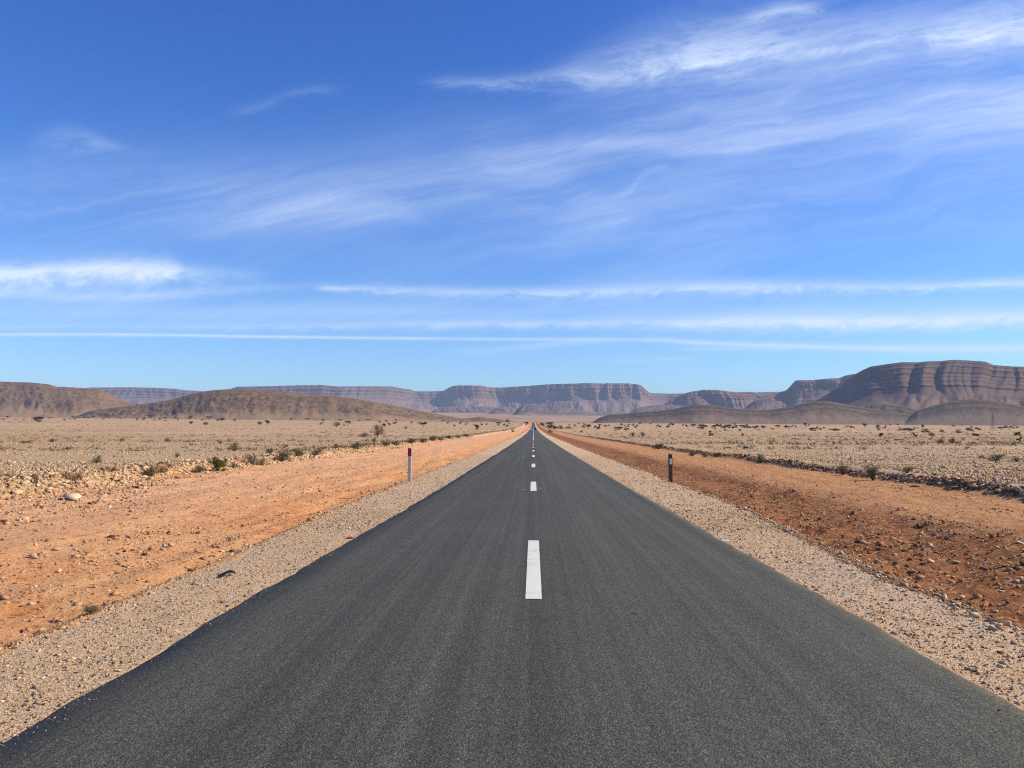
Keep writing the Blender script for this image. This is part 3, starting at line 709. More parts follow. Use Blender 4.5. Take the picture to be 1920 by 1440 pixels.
# mounds on the valley floor under the far wall
for lab, pts, d in (
        ('dark wedge-shaped mound in the valley beyond the road', [(955, 785), (972, 765), (980, 759.5), (988, 758), (1000, 759), (1018, 761.8), (1035, 761), (1060, 763.6), (1080, 767), (1100, 771), (1125, 776), (1160, 784)], 7600),
        ('faint low mound in the valley left of the road end', [(790, 785), (815, 768), (840, 762), (860, 763), (880, 764.5), (905, 761.5), (925, 763), (945, 767), (965, 777)], 9200),
        ('faint small mound in the valley left of the wedge-shaped one', [(905, 785), (930, 765), (945, 761.5), (960, 764), (985, 775)], 8600),
        ('faint flat mound in the valley below the far mesa end', [(1085, 790), (1120, 773.5), (1150, 771), (1180, 774), (1215, 785)], 8000),
        ('pale low ridge at the foot of the far mesa end', [(1170, 780), (1195, 765), (1220, 760), (1250, 759.5), (1290, 761), (1330, 766), (1370, 780)], 8000)):
    mountain('hill', pts, [(pts[0][0], d), (pts[-1][0], d)], 420, dome2, M_mound, gul=(50, 160), gul2=(16, 60), rough=7, hill=True, back=500, label=lab, seed=d * 0.001, lump=8, lumpL=160, foot_sink=12, step=0.9)

# ------------------------------------------------------------------ stones
def hull(n, flat, seed, spread=0.22):
    r = np.random.default_rng(seed)
    bm = bmesh.new()
    p = r.normal(size=(n, 3)); p /= np.linalg.norm(p, axis=1)[:, None]
    p *= r.uniform(1 - spread, 1, (n, 1)); p *= np.array([1.0, r.uniform(0.6, 0.95), flat])
    for q in p: bm.verts.new(q)
    res = bmesh.ops.convex_hull(bm, input=bm.verts)
    loose = [v for v in bm.verts if not v.link_faces]
    bmesh.ops.delete(bm, geom=loose, context='VERTS')
    bmesh.ops.triangulate(bm, faces=bm.faces)
    bm.verts.ensure_lookup_table(); bm.verts.index_update()
    V = np.array([v.co[:] for v in bm.verts]); F = np.array([[v.index for v in f.verts] for f in bm.faces])
    bm.free()
    return V, F
SMALL = [hull(8, random.Random(i).uniform(0.4, 0.8), 100 + i, 0.35) for i in range(20)]

TINTS = {
    'pale': ((.58, .43, .26), (.74, .575, .37)),
    'tan': ((.44, .29, .165), (.60, .42, .25)),
    'orange': ((.46, .22, .11), (.58, .33, .18)),
    'dark': ((.13, .07, .045), (.23, .135, .085)),
    'grey': ((.23, .19, .15), (.36, .30, .235)),
}
def stones(n, sample, size, mix, sink=0.25, keep=None, onroad=False):
    """list of stone records: x, y, z, radius, tint name, tint, yaw"""
    xy = sample(n)
    x, y = xy[:, 0], xy[:, 1]
    inview = (y > 1.5) & (np.abs(x + 0.02 * y) < 0.71 * y + 2.5)
    if keep is not None: inview &= keep(x, y)
    off = (x > XL - 0.04) & (x < XR + 0.04) & (not onroad)
    x, y = x[inview & ~off], y[inview & ~off]
    r = size(x, y, len(x))
    names = list(mix); pr = np.array([mix[k] for k in names]); pr = pr / pr.sum()
    ti = rng.choice(len(names), len(x), p=pr)
    lo = np.array([TINTS[k][0] for k in names])[ti]; hi = np.array([TINTS[k][1] for k in names])[ti]
    t = rng.uniform(0, 1, (len(x), 1))
    z = (road_z(x, y) + r * .3) if onroad else ground_z(x, y) + r * (0.42 - sink)
    return dict(x=x, y=y, z=z, r=r, tint=lo * (1 - t) + hi * t, tn=np.array(names)[ti])
def uni(x0, x1, y0, y1, power=0.0):
    """uniform in x, in y with density falling as y**-power"""
    def f(n):
        u = rng.uniform(0, 1, n)
        if power == 1.0: y = y0 * (y1 / y0) ** u
        else:
            k = 1 - power; y = (y0 ** k + u * (y1 ** k - y0 ** k)) ** (1 / k)
        return np.stack([rng.uniform(x0, x1, n), y], 1)
    return f
def fan(side, xmin, y0, y1, power):
    """across the whole visible plain on one side: x grows with y"""
    def f(n):
        u = rng.uniform(0, 1, n); k = 1 - power
        y = (y0 ** k + u * (y1 ** k - y0 ** k)) ** (1 / k)
        xm = 0.74 * y + 3
        return np.stack([side * (xmin + rng.uniform(0, 1, n) * np.maximum(xm - xmin, 0)), y], 1)
    return f
def logn(med, sg, lo, hi): return lambda x, y, n: np.clip(med * np.exp(rng.normal(0, sg, n)), lo, hi)
def patch(L, a, seed): return lambda x, y: perlin(x / L + seed, y / L) + 0.35 * perlin(x / (L * .3), y / (L * .3) + seed) + rng.uniform(-.3, .3, len(x)) > a
mP = dict(pale=.44, tan=.44, dark=.07, grey=.05)
mO = dict(pale=.22, tan=.3, orange=.36, dark=.12)
mG = dict(pale=.32, tan=.34, grey=.24, dark=.10)
mR = dict(dark=.36, orange=.26, tan=.26, pale=.12)
mB = dict(pale=.42, tan=.34, orange=.14, dark=.1)
S = [
    # gravel of the two shoulders
    stones(26000, uni(-4.5, -2.9, 2.2, 18, .8), logn(.0085, .5, .004, .032), mG),
    stones(28000, uni(3.0, 4.9, 2.2, 18, .8), logn(.009, .52, .004, .038), mG),
    # grit thrown on to the asphalt edges
    stones(420, lambda n: np.stack([XL + np.abs(rng.normal(0, .09, n)), 4 * 8 ** rng.uniform(0, 1, n)], 1), logn(.0055, .4, .003, .013), mG, onroad=True),
    stones(420, lambda n: np.stack([XR - np.abs(rng.normal(0, .09, n)), 4 * 8 ** rng.uniform(0, 1, n)], 1), logn(.0055, .4, .003, .013), mG, onroad=True),
    stones(7000, uni(-4.75, -2.9, 14, 60, 1.2), logn(.017, .45, .009, .045), mG),
    stones(8000, uni(3.0, 5.15, 14, 60, 1.2), logn(.018, .45, .009, .05), mG),
    # crumbled outer lip of the shoulders
    stones(900, lambda n: (lambda y: np.stack([-4.30 - .44 * sstep(y, 9, 22) + rng.normal(0, .09, len(y)), y], 1))(3 * 30 ** rng.uniform(0, 1, n)), logn(.020, .5, .010, .05), mB),
    stones(1500, lambda n: (lambda y: np.stack([4.30 + .86 * sstep(y, 8, 22) + rng.normal(0, .10, len(y)), y], 1))(3 * 30 ** rng.uniform(0, 1, n)), logn(.024, .5, .010, .065), mB),
    # graded earth
    stones(42000, uni(-16.5, -4.5, 5, 90, 1.1), logn(.020, .5, .009, .08), mO, keep=patch(2.6, -.05, 3.3)),
    stones(9000, uni(-16.5, -4.5, 6, 70, 1.1), logn(.040, .5, .02, .12), mO, keep=patch(3.5, .05, 8.8)),
    stones(40000, uni(4.9, 10.2, 5, 90, 1.1), logn(.022, .5, .010, .09), mR, keep=patch(2.2, -.1, 5.3)),
    stones(6000, uni(4.9, 10.2, 5, 60, 1.1), logn(.04, .5, .02, .11), mR, keep=patch(2.8, .1, 1.7)),
    stones(12000, uni(9.5, 15, 10, 90, 1.1), logn(.022, .5, .010, .09), mO, keep=patch(2.5, .0, 2.3)),
    # rocky banks
    stones(9000, lambda n: np.stack([-17.6 + rng.normal(0, .75, n), 14 * (16) ** rng.uniform(0, 1, n)], 1), logn(.075, .5, .03, .26), mB),
    stones(5000, lambda n: np.stack([-rng.uniform(11.5, 20, n) , 15 + 22 * rng.uniform(0, 1, n) ** .8], 1), logn(.045, .55, .02, .16), mB, keep=lambda x, y: -x > 10.5 + 0.22 * np.maximum(0, y - 12) + perlin(x / 1.7, y / 1.7) * 1.2),
    stones(12000, lambda n: np.stack([15.15 + rng.normal(0, .15, n), 16 * (14) ** rng.uniform(0, 1, n)], 1), logn(.062, .45, .025, .22), dict(dark=.46, orange=.28, tan=.20, pale=.06)),  # dark tints also carry the shade on the bank's left-facing side
    # stony plain
    stones(46000, fan(-1, 18.5, 24, 120, 1.5), logn(.048, .5, .022, .17), mP, keep=patch(16, -.28, 4.4)),
    stones(46000, fan(1, 16.2, 20, 120, 1.5), logn(.044, .5, .02, .15), mP, keep=patch(16, -.40, 7.1)),
    stones(12000, fan(-1, 18.5, 100, 330, 1.5), logn(.10, .4, .05, .26), mP, keep=patch(40, -.15, 4.4)),
    stones(12000, fan(1, 16.2, 100, 330, 1.5), logn(.10, .4, .05, .26), mP, keep=patch(40, -.2, 9.4)),
]
ST = {k: np.concatenate([s[k] for s in S]) for k in S[0]}
in_frame = (np.abs(ST['x'] + 0.027 * ST['y'] - 0.0) < 0.655 * ST['y']) & (ST['y'] > 4.2)
app = np.where(in_frame, ST['r'] / ST['y'], 0)
order = np.argsort(-app)
N_ROCK = 262
big_i, rest = order[:N_ROCK], order[N_ROCK:]

def stone_mat(name, src):
    m, g, p = new_mat(name)
    P = g.new('ShaderNodeNewGeometry').outputs['Position']
    if src == 'attr': c = g.new('ShaderNodeAttribute', attribute_name='tint').outputs['Color']
    else: c = g.new('ShaderNodeObjectInfo').outputs['Color']
    n = g.noise(P, 9, 5, 0.65)
    c = g.cmix(g.sm(n, 0.3, 0.7), g.cmix(1.0, c, (.78, .74, .7), 'MULTIPLY'), g.cmix(1.0, c, (1.12, 1.1, 1.08), 'MULTIPLY'))
    g.put(p.inputs['Base Color'], c)
    p.inputs['Roughness'].default_value = 0.9; p.inputs['Specular IOR Level'].default_value = 0.15
    g.put(p.inputs['Normal'], g.bump(g.noise(P, 26, 5, 0.7), 0.5, 0.02))
    return m
M_rub, M_rock = stone_mat('rubble stone', 'attr'), stone_mat('rock', 'obj')
def build_rubble():
    kind = rng.integers(0, len(SMALL), len(rest))
    VV, FF, TT, base = [], [], [], 0
    for k, (V, F) in enumerate(SMALL):
        idx = rest[kind == k]; n = len(idx)
        yaw = rng.uniform(0, 2 * np.pi, n); tl = rng.normal(0, .25, (n, 2))
        c, s = np.cos(yaw), np.sin(yaw)
        v = V[None] * ST['r'][idx][:, None, None]
        x = v[..., 0] * c[:, None] - v[..., 1] * s[:, None]; y = v[..., 0] * s[:, None] + v[..., 1] * c[:, None]
        z = v[..., 2] + x * tl[:, :1] + y * tl[:, 1:]
        w = np.stack([x + ST['x'][idx][:, None], y + ST['y'][idx][:, None], z + ST['z'][idx][:, None]], -1)
        VV.append(w.reshape(-1, 3)); TT.append(np.repeat(ST['tint'][idx], len(V), 0))
        FF.append((F[None] + (base + np.arange(n) * len(V))[:, None, None]).reshape(-1, 3)); base += n * len(V)
    me = raw_mesh('rubble', np.concatenate(VV), tris=np.concatenate(FF))
    attr(me, 'tint', np.concatenate(TT), 'COLOR')
    link('rubble', me, M_rub, kind='stuff', label='countless small stones and gravel strewn over the roadside and plain')
build_rubble()

def rock_mesh(n, flat, seed):
    V, F = hull(n, flat, seed, 0.3)
    me = raw_mesh('rock', V, tris=F)
    me.materials.append(M_rock)
    return me
ROCKS = [rock_mesh(9 + (i % 5), [0.45, .6, .75, .35, .55, .8][i % 6], 500 + i) for i in range(12)]
HUE = {'pale': 'pale cream', 'tan': 'tan', 'orange': 'orange brown', 'dark': 'dark red brown', 'grey': 'grey'}
def rock(x, y, z, r, tint, label, group=None, k=None, yaw=None, tilt=0.2, sc=(1, 1, 1)):
    o = bpy.data.objects.new('rock', ROCKS[random.randrange(12) if k is None else k]); COL.objects.link(o)
    o.location = (x, y, z); o.scale = (r * sc[0], r * sc[1], r * sc[2])
    o.rotation_euler = (random.gauss(0, tilt), random.gauss(0, tilt), random.uniform(0, 6.28) if yaw is None else yaw)
    o.color = (*tint, 1); o['label'] = label; o['category'] = 'rock'
    if group: o['group'] = group
    return o
# the outstanding rocks, each where the photograph shows it
for (px, py, wpx, hue, k, sc, lab) in (
        (135, 935, 46, (.78, .64, .42), 0, (1.15, .85, .75), 'largest pale cream slab lying on the rocky bank left of the road'),
        (257, 915, 18, (.13, .065, .045), 1, (1, .9, 1.05), 'round dark red brown boulder on the left bank right of the big pale slab'),
        (8, 978, 22, (.36, .17, .09), 4, (1.2, 1, .6), 'flat orange brown rock below the bank at the left edge of the picture'),
        (15, 871, 14, (.30, .16, .10), 1, (1, 1, .8), 'brown rock on the plain at the far left, above the rocky bank'),
        (270, 1041, 15, (.13, .06, .045), 4, (1.2, .8, .9), 'wider of two dark red brown stones lying together on the orange slope'),
        (234, 1034, 12, (.14, .065, .05), 1, (.9, .8, 1), 'narrower of two dark red brown stones lying together on the orange slope'),
        (66, 1047, 15, (.66, .50, .33), 5, (1, .9, .8), 'pale rounded stone low on the orange slope near the left edge'),
        (172, 1053, 18, (.62, .45, .29), 3, (1.4, .6, .5), 'long thin pale stone slanting on the orange slope'),
        (233, 1062, 14, (.45, .28, .19), 0, (1.2, .8, .7), 'flat pinkish stone below the two dark stones on the orange slope'),
        (453, 1033, 16, (.62, .45, .30), 3, (1.3, .8, .5), 'flat pale stone on the lip of the left gravel shoulder'),
        (112, 1165, 18, (.55, .42, .30), 1, (1, .8, .8), 'pale stone at the lip of the left shoulder beside the clump standing in for a dark hollow'),
        (66, 1190, 14, (.22, .11, .075), 1, (.9, .8, 1.1), 'upright dark stone at the lip of the left shoulder, lowest in the picture'),
        (342, 1030, 10, (.55, .36, .22), 1, (1, 1, .7), 'small tan stone alone on the orange slope above the pale lip stone'),
        (1789, 916, 24, (.46, .25, .15), 1, (1.15, 1, .75), 'broad brown boulder on the right bank, left of the pale triangular one'),
        (1853, 924, 25, (.62, .44, .27), 2, (1.05, 1, .85), 'pale triangular boulder on top of the dark bank at the right'),
        (1718, 913, 22, (.44, .25, .155), 3, (1.3, 1, .6), 'flat brown slab in the right bank left of both big boulders'),
        (1914, 1021, 26, (.72, .60, .44), 3, (1.2, .9, .6), 'pale flat rock in the ditch at the right edge of the picture'),
        (1882, 1062, 16, (.58, .42, .28), 1, (1, 1, .75), 'rounded tan rock in the ditch below the pale flat rock'),
        (1878, 1110, 13, (.74, .70, .64), 1, (1, .9, .8), 'small white stone low in the ditch at the right'),
        (1863, 1166, 34, (.36, .21, .13), 4, (1.5, .7, .7), 'long brown rock at the lip of the right gravel shoulder'),
        (1631, 1151, 12, (.62, .48, .33), 0, (1.1, .9, .6), 'pale stone on the right gravel shoulder close to the asphalt edge'),
        (1545, 1067, 14, (.72, .62, .48), 3, (1.4, .8, .4), 'thin pale flake lying in the middle of the right gravel shoulder'),
        (1694, 1110, 14, (.19, .12, .085), 1, (1, .8, .6), 'dark stone in the middle of the right gravel shoulder'),
        (1475, 997, 12, (.24, .14, .10), 1, (1, .9, .9), 'dark brown stone at the lip of the right shoulder, farther off'),
        (1388, 956, 9, (.26, .15, .10), 1, (1, .9, .9), 'small dark stone at the lip of the right shoulder nearest the dark post'),
        (1758, 1117, 15, (.5, .33, .2), 4, (1.1, .9, .8), 'tan stone at the lip of the right shoulder above the long brown rock')):
    x, y, z = ground_hit(px, py)
    r = wpx * y / FPX / 2 * 1.05
    rock(x, y, z + r * 0.16, r, hue, lab, None, k, random.uniform(-.4, .4), .12, sc)
def zone(x, y):
    if x < -16.0 or (x < -11 and y < 30): return 'in the rocky bank left of the road' if x > -20 else 'on the stony plain left of the road'
    if x < -4.78: return 'on the orange slope left of the road'
    if x < 0: return 'on the left gravel shoulder'
    if x < 5.2: return 'on the right gravel shoulder'
    if x < 9.8: return 'in the reddish ditch right of the road'
    if x < 14.7: return 'on the dirt track right of the road'
    if x < 16.3: return 'in the dark stone bank right of the road'
    return 'on the stony plain right of the road'
for i in big_i:
    x, y, r = float(ST['x'][i]), float(ST['y'][i]), float(ST['r'][i])
    zn = zone(x, y)
    far = 'nearby' if y < 12 else ('middle distance' if y < 40 else 'distant')
    rock(x, y, float(ST['z'][i]), r, ST['tint'][i], '%s %s stone lying loose %s' % ({'nearby': 'small', 'middle distance': 'fist-sized', 'distant': 'big'}[far], HUE[ST['tn'][i]], zn), 'loose stones ' + zn)

# ------------------------------------------------------------------ plants
def leaf_mat(name, a, b, c, rough=0.75):
    m, g, p = new_mat(name)
    tc = g.new('ShaderNodeTexCoord').outputs['Object']
    n = g.noise(tc, 3.0, 4, 0.6); r = g.new('ShaderNodeNewGeometry').outputs['Random Per Island']
    f = g.add(g.mul(n, 0.55), g.mul(r, 0.45))
    oi = g.new('ShaderNodeObjectInfo').outputs['Random']
    col = g.ramp(f, [(0.2, a), (0.5, b), (0.8, c)])
    k = g.add(0.82, g.mul(oi, 0.36))
    g.put(p.inputs['Base Color'], g.cmix(1.0, col, g.vec(k, k, k), 'MULTIPLY'))
    p.inputs['Roughness'].default_value = rough
    p.inputs['Specular IOR Level'].default_value = 0.15
    return m
LM = {
    'olive': leaf_mat('olive grey shrub leaves', (.075, .065, .03), (.155, .135, .065), (.24, .21, .11)),
    'green': leaf_mat('green shrub leaves', (.055, .058, .016), (.15, .15, .045), (.30, .275, .10)),
    'pale': leaf_mat('pale green shrub leaves', (.14, .135, .06), (.24, .23, .115), (.34, .32, .17)),
    'brown': leaf_mat('brown dry shrub twigs', (.11, .075, .04), (.20, .14, .08), (.31, .225, .13)),
    'straw': leaf_mat('dry straw grass', (.24, .15, .08), (.38, .26, .15), (.50, .37, .22)),
    'yellow': leaf_mat('yellow green shrub leaves', (.15, .135, .045), (.26, .235, .085), (.36, .33, .14)),
    'tree': leaf_mat('acacia leaves', (.026, .022, .010), (.055, .046, .022), (.095, .08, .04)),
}
M_stem = flat_mat('dry stem', (.16, .11, .07), .9, .1)
M_bark = flat_mat('bark', (.085, .062, .046), .9, .1)

def tris_mesh(name, T, mat):
    T = np.asarray(T).reshape(-1, 3, 3)
    me = raw_mesh(name, T.reshape(-1, 3), tris=np.arange(len(T) * 3).reshape(-1, 3))
    me.materials.append(mat)
    return me
def leaf_tris(C, size, r, up=0.3):
    """two-triangle-ish leaf flakes at centres C"""
    n = len(C)
    d = r.normal(size=(n, 3)); d /= np.linalg.norm(d, axis=1)[:, None]
    e = np.cross(d, r.normal(size=(n, 3))); e /= np.linalg.norm(e, axis=1)[:, None]
    s = size * r.uniform(.6, 1.4, (n, 1))
    return np.stack([C - d * s, C + d * s * .2 + e * s * .55, C + d * s], 1)
def stick(a, b, ra, rb):
    a = np.asarray(a, float); b = np.asarray(b, float)
    d = b - a; d /= np.linalg.norm(d) + 1e-9
    u = np.cross(d, [0.31, .73, .61]); u /= np.linalg.norm(u); v = np.cross(d, u)
    A = [a + ra * (math.cos(t) * u + math.sin(t) * v) for t in (0, 1.571, 3.142, 4.712)]
    B = [b + rb * (math.cos(t) * u + math.sin(t) * v) for t in (0, 1.571, 3.142, 4.712)]
    out = []
    for i in range(4):
        j = (i + 1) % 4
        out += [[A[i], A[j], B[j]], [A[i], B[j], B[i]]]
    return out
def make_shrub(kind, seed, leaves=1500, w=1.0, h=0.62, lsize=0.035, lobes=7, upright=False):
    """unit shrub: about w wide and h high"""
    r = np.random.default_rng(seed)
    root = thing('shrub', 'shrub', 'shrub')
    st, C, BL = [], [], []
    nt = 46
    for i in range(nt):
        a = r.uniform(0, 6.283); e = (r.uniform(.15, 1.4) if not upright else r.uniform(.8, 1.5))
        L = r.uniform(.55, 1.0)
        tip = np.array([math.cos(a) * math.cos(e) * w / 2 * L, math.sin(a) * math.cos(e) * w / 2 * L, math.sin(e) * h * L])
        midp = tip * .5 + np.array([0, 0, h * .08]) + r.normal(0, .02, 3)
        st += stick((r.normal(0, .02), r.normal(0, .02), -.03), midp, .012, .007) + stick(midp, tip, .007, .003)
        for k in range(3):
            t2 = tip + r.normal(0, .07, 3); t2[2] = max(t2[2], 0.01)
            st += stick(midp * (1 - .3 * k) + tip * .3 * k, t2, .004, .002)
            BL.append(t2)
        BL += [tip, midp * .4 + tip * .6]
    BL = np.array(BL)
    # leaf clumps of unequal size about the twig ends
    pick = BL[r.choice(len(BL), lobes * 9)]
    C = pick[r.choice(len(pick), leaves)] + r.normal(0, 1, (leaves, 3)) * np.array([.055, .055, .042]) * (w if w < 1.3 else 1.2)
    C = C[C[:, 2] > -0.01]
    F = link('foliage', tris_mesh('foliage', leaf_tris(C, lsize, r), LM[kind]), None, root)
    link('stem', tris_mesh('stem', st, M_stem), None, root)
    return root
def make_tuft(seed, n=330, w=.8, h=.8):
    r = np.random.default_rng(seed)
    root = thing('grass_tuft', 'tuft', 'grass tuft')
    T = []
    for i in range(n):
        a = r.uniform(0, 6.283); rr = abs(r.normal(0, .16)) * w; lean = r.uniform(.02, .5)
        b = np.array([math.cos(a) * rr, math.sin(a) * rr, -.02]); L = h * r.uniform(.35, 1.0)
        tip = b + np.array([math.cos(a) * lean * L, math.sin(a) * lean * L, L])
        s = np.array([-math.sin(a + 1), math.cos(a + 1), 0]) * .011
        m = (b + tip) / 2 + np.array([0, 0, .04])
        T += [[b - s, b + s, m + s * .7], [b - s, m + s * .7, m - s * .7], [m - s * .7, m + s * .7, tip]]
    link('blades', tris_mesh('blades', T, LM['straw']), None, root)
    return root
def make_tree(kind, seed):
    """acacia about 1 unit high: forked trunk, ragged flat or rounded crown"""
    r = np.random.default_rng(seed)
    root = thing('acacia_tree', 'acacia', 'tree')
    wood, ends = [], []
    spread = {'flat': .75, 'round': .5, 'bare': .48, 'bushy': .62}[kind]
    lowc = {'flat': .58, 'round': .38, 'bare': .30, 'bushy': .12}[kind]
    fork = {'flat': .34, 'round': .26, 'bare': .16, 'bushy': .06}[kind]
    lean = np.array([r.normal(0, .05), r.normal(0, .05), 0])
    f = np.array([0, 0, fork]) + lean
    wood += stick((0, 0, -.06), f * .55 + [.01, 0, 0], .045, .036) + stick(f * .55 + [.01, 0, 0], f, .036, .030)
    nb = 7 if kind != 'bare' else 14
    for i in range(nb):
        a = 6.283 * (i + r.uniform(-.3, .3)) / nb; d = spread * r.uniform(.35, .95)
        e = np.array([math.cos(a) * d, math.sin(a) * d, r.uniform(lowc, .93) if kind != 'flat' else r.uniform(.74, .92)])
        m = f * .45 + e * .55 + np.array([0, 0, -.05 if kind == 'flat' else .04])
        wood += stick(f, m, .024, .014) + stick(m, e, .014, .006)
        for k in range(4):
            e2 = e + r.normal(0, 1, 3) * [.13, .13, .06]
            wood += stick(m * .4 + e * .6, e2, .007, .003); ends.append(e2)
        ends.append(e)
    ends = np.array(ends)
    n = {'flat': 1500, 'round': 1500, 'bare': 900, 'bushy': 2000}[kind]
    sg = {'flat': [.10, .10, .038], 'round': [.085, .085, .075], 'bare': [.07, .07, .07], 'bushy': [.11, .11, .10]}[kind]
    C = ends[r.choice(len(ends), n)] + r.normal(0, 1, (n, 3)) * np.array(sg)
    C[:, 2] = np.clip(C[:, 2], .02, 1.0 + r.normal(0, .02))
    link('crown', tris_mesh('crown', leaf_tris(C, .055, r), LM['brown' if kind == 'bare' else 'tree']), None, root)
    link('trunk', tris_mesh('trunk', wood, M_bark), None, root)
    return root

PROTO = {}
for kd in ('olive', 'green', 'pale', 'brown', 'yellow'):
    PROTO[kd] = [make_shrub(kd, 40 + 7 * j + len(kd), leaves={'green': 2600, 'olive': 1500, 'pale': 1500, 'brown': 800, 'yellow': 1200}[kd],
                            h={'green': .72, 'yellow': .75}.get(kd, .55), upright=(kd == 'yellow'), lsize=.03 if kd != 'green' else .04) for j in range(2)]
PROTO['straw'] = [make_tuft(90 + j) for j in range(2)]
for kd in ('flat', 'round', 'bare', 'bushy'):
    PROTO[kd] = [make_tree(kd, 200 + 5 * j + len(kd)) for j in range(3)]
HGT = {'olive': .55, 'green': .72, 'pale': .55, 'brown': .55, 'yellow': .75, 'straw': .8, 'flat': 1, 'round': 1, 'bare': 1, 'bushy': 1}
WID = {'olive': 1.05, 'green': 1.05, 'pale': 1.05, 'brown': 1.05, 'yellow': 1.0, 'straw': .75, 'flat': 1.5, 'round': 1.05, 'bare': 1.0, 'bushy': 1.3}
used = set()
def put(kind, x, y, z, h, w, label, group=None, cat=None, name=None):
    j = random.randrange(len(PROTO[kind])); p = PROTO[kind][j]
    if (kind, j) in used: o = copy_tree(p)
    else: o = p; used.add((kind, j))
    o.location = (x, y, z - 0.01 * h)
    sz = h / HGT[kind]; sx = sz if w is None else w / WID[kind]
    o.scale = (sx, sx, sz); o.rotation_euler = (0, 0, random.uniform(0, 6.28))
    o['label'] = label
    if group: o['group'] = group
    elif 'group' in o: del o['group']
    if cat: o['category'] = cat
    return o
def put_px(kind, px, py, hpx, wpx, label, group=None, **k):
    x, y, z = ground_hit(px, py)
    s = y / FPX
    return put(kind, x, y, z, hpx * s, None if wpx is None else wpx * s, label, group, **k)

